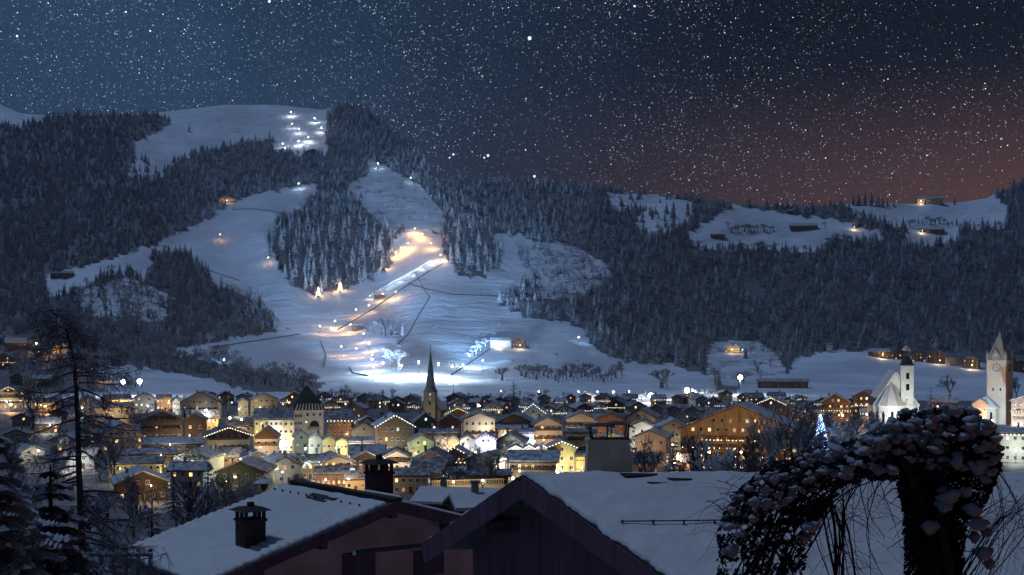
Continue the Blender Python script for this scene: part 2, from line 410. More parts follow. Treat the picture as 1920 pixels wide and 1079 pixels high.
dens *= np.clip(0.80 + 0.25 * clump, 0.25, 1)
dens[cy_ < skc + 2] = 0
thin = np.interp(cy_, [190, 420, 560, 730], [1.0, 0.72, 0.55, 0.42])          # nearer trees are larger in the picture
dens[in_poly(cx_, cy_, [(612, 195), (700, 195), (800, 305), (770, 306), (700, 272), (640, 266), (614, 252)]) & (cy_ > skc + 1)] = 1.0
keep = RS.uniform(0, 1, N) < dens * thin
fx, fy = cx_[keep], cy_[keep]
gp = ground(fx, fy)
frost = np.zeros(len(fx), bool)
for poly in FROSTY: frost |= in_poly(fx, fy, poly)
frost &= RS.uniform(0, 1, len(fx)) < 0.85
frost |= (RS.uniform(0, 1, len(fx)) < np.where(fx > 900, 0.30, 0.12))
pb = np.where(fx < 520, np.interp(fy, [450, 560, 640], [0.08, 0.42, 0.72]), np.interp(fy, [400, 520, 660], [0.12, 0.50, 0.52]))
pb = np.where((fx < 620) & (fy > 655), 0.96, pb)
pb = np.where((fx > 780) & (fy < 430), 0.16, pb)
for nm in ('knoll', 'scrub', 'scree', 'crag'): pb = np.where(in_poly(fx, fy, SPARSE[nm][0]), 0.85, pb)
bare = RS.uniform(0, 1, len(fx)) < pb
hgt = np.where(bare, RS.uniform(9, 15, len(fx)), RS.uniform(11, 20, len(fx)) * np.clip(1 + 0.12 * wob(fx, fy, 90, 60, 33), 0.75, 1.25))
KNOB = in_poly(fx, fy, [(612, 195), (700, 195), (800, 305), (770, 306), (700, 272), (640, 266), (614, 252)])
hgt = np.where(KNOB, RS.uniform(15, 25, len(fx)), hgt); bare &= ~KNOB; frost &= ~KNOB
hgt = np.where(in_poly(fx, fy, SPARSE['scree'][0]) | in_poly(fx, fy, SPARSE['knoll'][0]), hgt * 0.55, hgt)

def scatter(name, label, cat, protos, pts, hs, wid=(0.85, 1.2), seed=1):
    """one mass of trees: the points carry a size and a turn, geometry nodes put a tree on each"""
    r = np.random.RandomState(seed); n = len(pts)
    me = bpy.data.meshes.new(name); me.from_pydata([tuple(p) for p in pts], [], []); me.update()
    s = np.stack([hs * r.uniform(*wid, n)] * 2 + [hs], -1).astype(np.float32)
    a = me.attributes.new('tree_size', 'FLOAT_VECTOR', 'POINT'); a.data.foreach_set('vector', s.reshape(-1))
    ro = np.stack([r.uniform(-.04, .04, n), r.uniform(-.04, .04, n), r.uniform(0, 6.28, n)], -1).astype(np.float32)
    a = me.attributes.new('tree_turn', 'FLOAT_VECTOR', 'POINT'); a.data.foreach_set('vector', ro.reshape(-1))
    a = me.attributes.new('tree_kind', 'INT', 'POINT'); a.data.foreach_set('value', r.randint(0, len(protos), n).astype(np.int32))
    ng = bpy.data.node_groups.new(name, 'GeometryNodeTree')
    ng.interface.new_socket('Geometry', in_out='INPUT', socket_type='NodeSocketGeometry')
    ng.interface.new_socket('Geometry', in_out='OUTPUT', socket_type='NodeSocketGeometry')
    gi = ng.nodes.new('NodeGroupInput'); go = ng.nodes.new('NodeGroupOutput'); L = ng.links.new
    def attr(nm, ty):
        x = ng.nodes.new('GeometryNodeInputNamedAttribute'); x.data_type = ty; x.inputs[0].default_value = nm; return x.outputs[0]
    join = ng.nodes.new('GeometryNodeJoinGeometry')
    for i, pr in enumerate(protos):
        oi = ng.nodes.new('GeometryNodeObjectInfo'); oi.inputs[0].default_value = pr; oi.transform_space = 'ORIGINAL'
        iop = ng.nodes.new('GeometryNodeInstanceOnPoints')
        eq = ng.nodes.new('FunctionNodeCompare'); eq.data_type = 'INT'; eq.operation = 'EQUAL'
        L(attr('tree_kind', 'INT'), eq.inputs[2]); eq.inputs[3].default_value = i
        L(gi.outputs[0], iop.inputs['Points']); L(eq.outputs[0], iop.inputs['Selection']); L(oi.outputs['Geometry'], iop.inputs['Instance'])
        e2r = ng.nodes.new('FunctionNodeEulerToRotation'); L(attr('tree_turn', 'FLOAT_VECTOR'), e2r.inputs[0])
        L(e2r.outputs[0], iop.inputs['Rotation']); L(attr('tree_size', 'FLOAT_VECTOR'), iop.inputs['Scale'])
        L(iop.outputs[0], join.inputs[0])
    L(join.outputs[0], go.inputs[0])
    o = link(name, me); md_ = o.modifiers.new('trees', 'NODES'); md_.node_group = ng
    return tag(o, label, cat, kind='stuff')

PROTO = {}
def single_tree(name, mesh, label, cat, loc, h, w=1.0, group=None):
    o = link(name, mesh, None, loc, (0, 0, random.uniform(0, 6.28)), (h * w, h * w, h))
    tag(o, label, cat, group); PROTO.setdefault(mesh.name, o)
    return o
def plant_grove(poly, step, label, group, seed):
    r = random.Random(seed); xs = [p[0] for p in poly]; ys = [p[1] for p in poly]; y = min(ys)
    while y < max(ys):
        x = min(xs) + r.uniform(0, step)
        while x < max(xs):
            qx, qy = x + r.uniform(-.4, .4) * step, y + r.uniform(-.3, .3) * step
            if in_poly(qx, qy, poly):
                p = ground(np.array(qx), np.array(qy))
                lb = label + (' at its lower edge' if not in_poly(qx, qy + 14, poly) else ' at its top edge' if not in_poly(qx, qy - 14, poly) else ' on its left side' if qx < min(xs) + .36 * (max(xs) - min(xs)) else ' on its right side' if qx > max(xs) - .36 * (max(xs) - min(xs)) else ' in its middle')
                single_tree('snowy_conifer', r.choice(CON_FROST), lb, 'tree', tuple(p - np.array((0, 0, 0.4))), r.uniform(17, 29), r.uniform(0.95, 1.3), group)
            x += step
        y += step * 0.72
plant_grove(GROVE['west'], 14.5, 'snow laden conifer of the grove west of the ski ramp,', 'conifers of the grove west of the ski run', 5)
plant_grove(GROVE['east'], 14.0, 'snow laden conifer of the grove east of the ski ramp,', 'conifers of the grove east of the ski run', 6)
DK = 'dark conifers standing singly on the slopes'
for (x, y, h, lb) in (
    (355, 248, 22, 'lone tall conifer on the snowy plateau below the ridge'),
    (515, 617, 17, 'lone dark conifer at the bottom edge of the wide piste'),
    (132, 556, 17, 'slim conifer standing on the snow under the log hut'),
    (105, 560, 13, 'short conifer left of the slim one under the log hut'),
    (163, 541, 14, 'small conifer on the snow right of the log hut'),
    (470, 590, 19, 'dark conifer at the tip of the wood beside the wide piste'),
    (1735, 384, 15, 'dark conifer on the skyline left of the top farmhouse'),
    (1790, 384, 17, 'dark conifer on the skyline right of the top farmhouse')):
    p = ground(np.array(float(x)), np.array(float(y)))
    single_tree('dark_conifer', CON_DARK[(x + y) % 3], lb, 'tree', tuple(p), h, 1.0, DK)
for k, (x, y, h) in enumerate(((1600, 385, 20), (1610, 385, 24), (1622, 385, 25), (1634, 386, 26), (1646, 386, 25), (1655, 387, 22), (1664, 388, 14), (1676, 388, 12))):
    p = ground(np.array(float(x)), np.array(float(y)))
    single_tree('dark_conifer', CON_DARK[k % 3], 'dark conifer in the clump on the skyline over the upper alp', 'tree', tuple(p), h, 1.4, 'skyline clump of conifers')
bt = single_tree('bare_tree', BARE[0], 'leafless tree on the snow in front of the lower alp hut', 'tree', tuple(ground(np.array(1365.), np.array(430.))), 14)
single_tree('bare_tree', BARE[1], 'leafless tree beside the long dark alp barn', 'tree', tuple(ground(np.array(1547.), np.array(428.))), 12)
single_tree('bush', BUSH[0], 'dark round bush on the scree under the peak', 'bush', tuple(ground(np.array(742.), np.array(375.))), 7)
single_tree('rimed_tree', BARE_WHITE[0], 'white rimed tree by the lower left wood', 'tree', tuple(ground(np.array(392.), np.array(650.))), 17, 1.2)
dk = ~bare & ~frost; fr = ~bare & frost
PD = [PROTO[m_.name] for m_ in CON_DARK]; PF = [PROTO[m_.name] for m_ in CON_FROST]; PBR = [PROTO[m_.name] for m_ in BARE]
scatter('dark_forest', 'dark conifer forest covering the mountain side', 'forest', PD, gp[dk], hgt[dk], (1.05, 1.9), 1)
scatter('snowy_forest', 'snow dusted conifer forest around the floodlit slopes', 'forest', PF, gp[fr], hgt[fr], (1.05, 1.8), 2)
scatter('leafless_wood', 'leafless frosted wood on the lower slopes', 'forest', PBR, gp[bare], hgt[bare], (1.1, 1.8), 3)
print('forest', dk.sum(), fr.sum(), bare.sum())

# ------------------------------------------------------------------ stars: points of light far outside the air
def star_field():
    r = np.random.RandomState(5); SD = 15000.0; sets = {}
    n = 300000
    az = r.uniform(-R(75), R(75), n); sz = np.sin(R(6)) + r.uniform(0, 1, n) * (np.sin(R(55)) - np.sin(R(6))); el = np.arcsin(sz)
    x, y, z = np.sin(az) * np.cos(el), np.cos(az) * np.cos(el), np.sin(el)
    milky = np.clip(0.60 - 0.8 * (x - 0.45 * z) + 0.30 * wob(x * 1000, z * 1000, 260, 160, 8) + 0.15 * wob(x * 1000, z * 1000, 60, 50, 9), 0.25, 1)
    keep = r.uniform(0, 1, n) < milky
    x, y, z = x[keep], y[keep], z[keep]; n = len(x)
    size = 0.00027 + 0.00026 * r.uniform(0, 1, n) ** 4.0 + (r.uniform(0, 1, n) > 0.992) * r.uniform(0, 0.0005, n)
    br = r.uniform(0, 1, n)
    kind = np.where(br > 0.92, 3, np.where(br > 0.68, 2, np.where(br > 0.35, 1, 0))) * 2 + (r.uniform(0, 1, n) < np.clip(0.35 + 1.3 * x, 0.05, 0.85))
    P0 = np.stack([x, y, z], -1); a = np.cross(P0, (0, 0, 1.0)); a /= np.linalg.norm(a, axis=1)[:, None]; b = np.cross(P0, a)
    s = size[:, None] * SD; c = P0 * SD + np.array((0, 0, ZC))
    v = np.stack([c + a * s, c - a * s * .5 + b * s * .87, c - a * s * .5 - b * s * .87, c + P0 * s], 1).reshape(-1, 3)
    o = np.arange(n)[:, None] * 4
    f = np.stack([o + (0, 1, 2), o + (0, 3, 1), o + (1, 3, 2), o + (2, 3, 0)], 1).reshape(-1, 3)
    me = bpy.data.meshes.new('stars')
    me.vertices.add(len(v)); me.vertices.foreach_set('co', v.reshape(-1)); me.loops.add(len(f) * 3); me.loops.foreach_set('vertex_index', f.reshape(-1).astype(np.int32))
    me.polygons.add(len(f)); me.polygons.foreach_set('loop_start', np.arange(0, len(f) * 3, 3, dtype=np.int32)); me.polygons.foreach_set('loop_total', np.full(len(f), 3, np.int32))
    for g, e in enumerate((0.13, 0.32, 0.75, 1.7)):
        for t, cc in enumerate(((0.55, 0.80, 1.0), (1.0, 0.90, 0.82))):
            mt = glow('star_%d%d' % (g, t), cc, e); mt.cycles.emission_sampling = 'NONE'; me.materials.append(mt)
    me.polygons.foreach_set('material_index', np.repeat(kind, 4).astype(np.int32)); me.update(); me.validate()
    o = link('stars', me); o['kind'] = 'stuff'; o['label'] = 'countless small stars of the night sky'
    B = MB()
    for px, py, s_ in ((993, 72, .0014), (505, 3, .0010), (915, 292, .0010), (908, 296, .0007), (850, 290, .0008), (843, 296, .0006), (1002, 331, .0010), (1190, 12, .0008), (32, 68, .0008)):
        p = P(px, py, 1.0) - Vector((0, 0, ZC)); p = p.normalized() * 14900; k = s_ * 14900
        pr = [(k * math.sin(math.pi * i / 6) + .01, -k * math.cos(math.pi * i / 6)) for i in range(7)]; o0 = len(B.v); B.lathe(pr, 8); B.v[o0:] = [tuple(Vector(q) + p) for q in B.v[o0:]]
    mt = glow('bright_star', (0.55, 0.85, 1.0), 1.4); mt.cycles.emission_sampling = 'NONE'
    o = link('bright_stars', B.mesh('bright_stars', 'bright_star')); o['kind'] = 'stuff'; o['label'] = 'the few brightest stars above the ridge'; o.location = (0, 0, ZC)
star_field()

# ------------------------------------------------------------------ town materials
WALLS = {'cream': (0.50, 0.43, 0.32), 'white': (0.62, 0.61, 0.58), 'ochre': (0.46, 0.35, 0.20), 'orange': (0.38, 0.23, 0.13), 'green': (0.38, 0.42, 0.31),
         'teal': (0.22, 0.38, 0.32), 'grey': (0.36, 0.37, 0.36), 'maroon': (0.22, 0.08, 0.08), 'lilac': (0.46, 0.42, 0.60), 'pink': (0.56, 0.40, 0.32),
         'wood': (0.095, 0.055, 0.034), 'brown': (0.20, 0.12, 0.075), 'yellow': (0.52, 0.43, 0.19), 'darkgreen': (0.07, 0.11, 0.09), 'stone': (0.34, 0.31, 0.27),
         'blue': (0.40, 0.45, 0.55), 'concrete': (0.30, 0.29, 0.27), 'tan': (0.60, 0.52, 0.42)}
for k_, c_ in WALLS.items(): plain('wall_' + k_, c_, 0.85, 0.16 if k_ not in ('wood', 'brown') else 0.35, 0.8 if k_ not in ('wood', 'brown') else 3.0, 0.1, streak=k_ in ('wood', 'brown', 'stone'))
plain('timber', (0.070, 0.042, 0.028), 0.8, 0.35, 4, 0.1)
plain('pale_timber', (0.16, 0.10, 0.06), 0.8, 0.35, 4, 0.1)
plain('roof_tile', (0.055, 0.050, 0.052), 0.8, 0.3, 5, 0.2)
plain('slate', (0.030, 0.030, 0.034), 0.6, 0.4, 1.5, 0.2)
plain('copper', (0.17, 0.27, 0.30), 0.6, 0.3, 0.8)
plain('frame_white', (0.60, 0.60, 0.58), 0.6, 0.1, 5)
plain('metal_dark', (0.035, 0.035, 0.040), 0.5, 0.2, 5, 0, 0.3)
plain('metal_grey', (0.16, 0.16, 0.17), 0.5, 0.2, 5, 0, 0.5)
m, T, b = principled('pane_dark'); b.inputs['Base Color'].default_value = (0.010, 0.012, 0.016, 1); b.inputs['Roughness'].default_value = 0.12; b.inputs['Specular IOR Level'].default_value = 0.5
glow('pane_warm', (1.0, 0.60, 0.24), 1.3); glow('pane_gold', (1.0, 0.72, 0.30), 1.0); glow('pane_white', (0.95, 0.97, 1.0), 1.2)
glow('pane_orange', (1.0, 0.42, 0.13), 2.0); glow('pane_violet', (0.50, 0.30, 1.0), 2.6); glow('pane_blue', (0.18, 0.45, 1.0), 2.6); glow('pane_green', (0.55, 1.0, 0.62), 1.4)
glow('bulb_warm', (1.0, 0.66, 0.28), 30); glow('bulb_white', (0.90, 0.96, 1.0), 60); glow('bulb_string', (1.0, 0.86, 0.58), 9)
glow('bulb_string_white', (0.88, 0.95, 1.0), 9); glow('bulb_string_violet', (0.48, 0.28, 1.0), 9); glow('bulb_string_yellow', (1.0, 0.80, 0.12), 7); glow('bulb_string_blue', (0.2, 0.4, 1.0), 9)
for n_ in ('pane_warm', 'pane_gold', 'pane_white', 'pane_orange', 'pane_violet', 'pane_blue', 'pane_green', 'bulb_string', 'bulb_string_white', 'bulb_string_violet', 'bulb_string_yellow', 'bulb_string_blue', 'bulb_warm', 'bulb_white'):
    MATS[n_].cycles.emission_sampling = 'NONE'

# ------------------------------------------------------------------ houses
def window_mesh(pane, arch=False):
    B = MB(); t = 0.09
    B.box(-.5, .5, -.05, 0, .5 - t, .5, 0); B.box(-.5, .5, -.05, 0, -.5, -.5 + t, 0)
    B.box(-.5, -.5 + t, -.05, 0, -.5 + t, .5 - t, 0); B.box(.5 - t, .5, -.05, 0, -.5 + t, .5 - t, 0)
    B.box(-.03, .03, -.045, 0, -.5 + t, .5 - t, 0)
    B.box(-.5 + t, .5 - t, -.02, -.001, -.5 + t, .5 - t, 1)
    B.box(-.56, .56, -.12, 0, -.56, -.5, 0)
    return B.mesh('window', ['frame_white', pane])
WIN = {k: window_mesh('pane_' + k) for k in ('warm', 'gold', 'white', 'orange', 'violet', 'blue', 'green', 'dark')}
def facing(x, y): return -math.atan2(x, y)
def balcony_mesh(w, mat):
    B = MB(); B.box(-w / 2, w / 2, -1.15, -0.01, -.14, 0)
    n = max(4, int(w / 0.55))
    for i in range(n):
        x = -w / 2 + w * i / n; B.box(x + 0.04, x + w / n - 0.05, -1.15, -1.09, 0.06, 0.86)
    B.box(-w / 2, w / 2, -1.18, -1.06, 0.88, 0.98)
    B.box(-w / 2, -w / 2 + .07, -1.06, -.01, 0.02, 0.95); B.box(w / 2 - .07, w / 2, -1.06, -.01, 0.02, 0.95)
    return B.mesh('balcony', mat)
def chimney_mesh(h=1.6, w=0.75):
    B = MB(); B.box(-w / 2, w / 2, -w / 2, w / 2, -1.2, h, 0); B.box(-w * .66, w * .66, -w * .66, w * .66, h + .003, h + .14, 1); B.box(-w * .6, w * .6, -w * .6, w * .6, h + .143, h + .32, 2)
    return B.mesh('chimney', ['wall_concrete', 'roof_tile', 'roof_snow'])
CHIM = chimney_mesh()
DOOR = None
def door_mesh():
    B = MB(); B.box(-.5, .5, -.06, 0, 0, 1, 0); B.box(-.42, .42, -.075, -.062, .04, .95, 1); return B.mesh('door', ['frame_white', 'timber'])
DOOR = door_mesh()
def string_lights(name, pts, mat, size, parent):
    """bulbs strung along a line: one part, too small to pick apart"""
    B = MB()
    for p in pts:
        x, y, z = p; a = size
        B.add([(x - a, y, z), (x, y - a, z), (x + a, y, z), (x, y + a, z), (x, y, z + a), (x, y, z - a)],
              [(0, 1, 4), (1, 2, 4), (2, 3, 4), (3, 0, 4), (1, 0, 5), (2, 1, 5), (3, 2, 5), (0, 3, 5)])
    o = link(name, B.mesh(name, mat), parent); o['kind'] = 'stuff'; return o
HOUSES = []
RH = random.Random(42)
def house(x0, x1, apex, eave, base, front, wall, label, floors=2, cols=3, lit=0.35, d=None, yaw=None, depth=None, balc=0, clad=False, cat='house', pane='warm',
          group=None, chim=True, verge=None, over=None, snow='town_roof_snow', strings=None, eave_lights=None, name=None, wsize=None, mid=None, shops=None):
    if d is None: d = 99674.0 / (base - HY)
    if base is None: base = HY + (ZC - float(near_z(d)) + 0.2) / d * F
    s = d / F; W = (x1 - x0) * s; he = (base - eave) * s; hr = (base - apex) * s
    xm = (0.5 * (x0 + x1) - CX) * s; z0 = ZC + (HY - base) / F * d
    yaw = RH.uniform(-9, 9) if yaw is None else yaw
    o = (1.0 if W > 11 else 0.6) if over is None else over
    dp = depth or max(7.0, min(15.0, W * 1.15 if front == 'g' else W * 0.6))
    root = thing(name or ('chalet' if clad or wall in ('wood', 'brown') else 'town_house'), label, cat, (xm, d, z0 - 0.3), facing(xm, d) + R(yaw), group)
    he += 0.3; hr += 0.3
    t, ts = 0.30, 0.34
    Bw, Br, Bs = MB(), MB(), MB()
    wm = 'wall_' + wall
    if front == 'g':
        w = W / 2 - o; k = (hr - he) / (W / 2); u = lambda x: hr - t - k * abs(x)
        Bw.extrude([(-w, 0), (w, 0), (w, u(w)), (0, u(0)), (-w, u(w))], 0, dp, 'y')
        H = W / 2; ya, yb = -o - .25, dp + o
        Br.extrude([(-H, he - t), (0, hr - t), (H, he - t), (H, he), (0, hr), (-H, he)], ya, yb, 'y')
        e = .12
        Bs.extrude([(-H + e, he + k * e + .004), (0, hr + .004), (H - e, he + k * e + .004), (H - e - .1, he + k * e + ts), (0, hr + ts * 1.05), (-H + e + .1, he + k * e + ts)], ya + .1, yb - .1, 'y')
        wall_top = u(w)
        top_at = lambda x: u(x)
    else:
        w = W / 2 - o; k = (hr - he) / (dp / 2 + o); c = dp / 2
        u = lambda y: hr - t - k * abs(y - c)
        Bw.extrude([(0, 0), (0, u(0)), (c, u(c)), (dp, u(0)), (dp, 0)], -w, w, 'x')
        ya, yb = -o, dp + o; H = W / 2
        Br.extrude([(ya, he - t), (ya, he), (c, hr), (yb, he), (yb, he - t), (c, hr - t)], -H, H, 'x')
        e = .12
        Bs.extrude([(ya + e, he + k * e + .004), (ya + e + .1, he + k * e + ts), (c, hr + ts * 1.05), (yb - e - .1, he + k * e + ts), (yb - e, he + k * e + .004), (c, hr + .004)], -H + .1, H - .1, 'x')
        wall_top = u(0); top_at = lambda x: u(0)
    link('wall', Bw.mesh('wall', wm), root)
    roof = link('roof', Br.mesh('roof', 'roof_tile'), root)
    if snow: link('roof_snow', Bs.mesh('roof_snow', snow), roof)
    if chim:
        cxp = RH.choice((-1, 1)) * W * RH.uniform(0.12, 0.26)
        if front == 'g': cp = (cxp, dp * RH.uniform(.3, .7), hr - k * abs(cxp) + .1)
        else: cp = (cxp, dp * .5 + 0.4, hr + .05)
        link('chimney', CHIM, roof, cp, (0, 0, 0), (1, 1, RH.uniform(.8, 1.2)))
    # windows, floor by floor
    fh = wall_top / floors if front == 'e' else min(wall_top / max(1, floors - 0.35), 3.4)
    ww = wsize or min(1.05, (2 * w) / cols * 0.48); wh = min(fh * 0.52, ww * 1.25)
    nb = 0
    for fl in range(floors + (1 if front == 'g' else 0)):
        zc = fh * (fl + 0.56)
        n = cols
        if zc + wh * .6 > wall_top:                        # attic: fewer windows under the gable
            if front != 'g': break
            half = (hr - t - zc - wh * .8) / k
            n = int(2 * half / ((2 * w) / cols))
            if n < 1: break
            n = min(n, cols - 1) or 1
        for c_ in range(n):
            x = -w + (2 * w) * (c_ + 0.5) / cols if n == cols else (c_ - (n - 1) / 2) * (2 * w) / cols
            isl = RH.random() < lit * .62
            pk = (pane if RH.random() < 0.72 else RH.choice(('warm', 'gold', 'white'))) if isl else 'dark'
            if shops and fl == 0: pk = shops
            if fl == 0 and c_ == cols // 2 and cols > 2 and not shops:
                link('door', DOOR, root, (x, -.003, 0.3), (0, 0, 0), (1.2, 1, 2.1)); continue
            link('window', WIN[pk], root, (x, -.003, zc), (0, 0, 0), (ww, 1, wh))
        if fl >= 1 and nb < balc:
            bw = min(2 * w * 0.92, 2 * w - .3) if zc < wall_top - .3 else max(2.0, 2 * (hr - t - zc) / k * .75)
            link('balcony', balcony_mesh(bw, 'timber'), root, (0, -.003, zc - wh * .5 - .25)); nb += 1
    if clad and front == 'g':
        zb = wall_top - fh * 0.25; B = MB(); wt = w - .05
        B.add([(-wt, -.045, zb), (wt, -.045, zb), (wt, -.045, u(wt) - .03), (0, -.045, u(0) - .03), (-wt, -.045, u(wt) - .03), (-wt, -.004, zb), (wt, -.004, zb), (wt, -.004, u(wt) - .03), (0, -.004, u(0) - .03), (-wt, -.004, u(wt) - .03)],
              [(0, 1, 2, 3, 4), (0, 5, 6, 1), (1, 6, 7, 2), (2, 7, 8, 3), (3, 8, 9, 4), (4, 9, 5, 0)])
        link('gable_cladding', B.mesh('gable_cladding', 'timber'), root)
    if verge and front == 'g':
        pts = []; n = max(8, int(W / 0.9))
        for i in range(n + 1):
            x = -W / 2 + W * i / n; pts.append((x, ya - .12, hr - k * abs(x) + .05))
        string_lights('string_lights', pts, verge, 0.11, root)
    if eave_lights:
        n = max(6, int(W / 1.3)); string_lights('string_lights', [(-W / 2 + W * (i + .5) / n, -1.3 if front == 'g' else ya - .1, (wall_top * .62 if front == 'g' else he - .3)) for i in range(n)], eave_lights, 0.12, root)
    HOUSES.append(root)
    return root

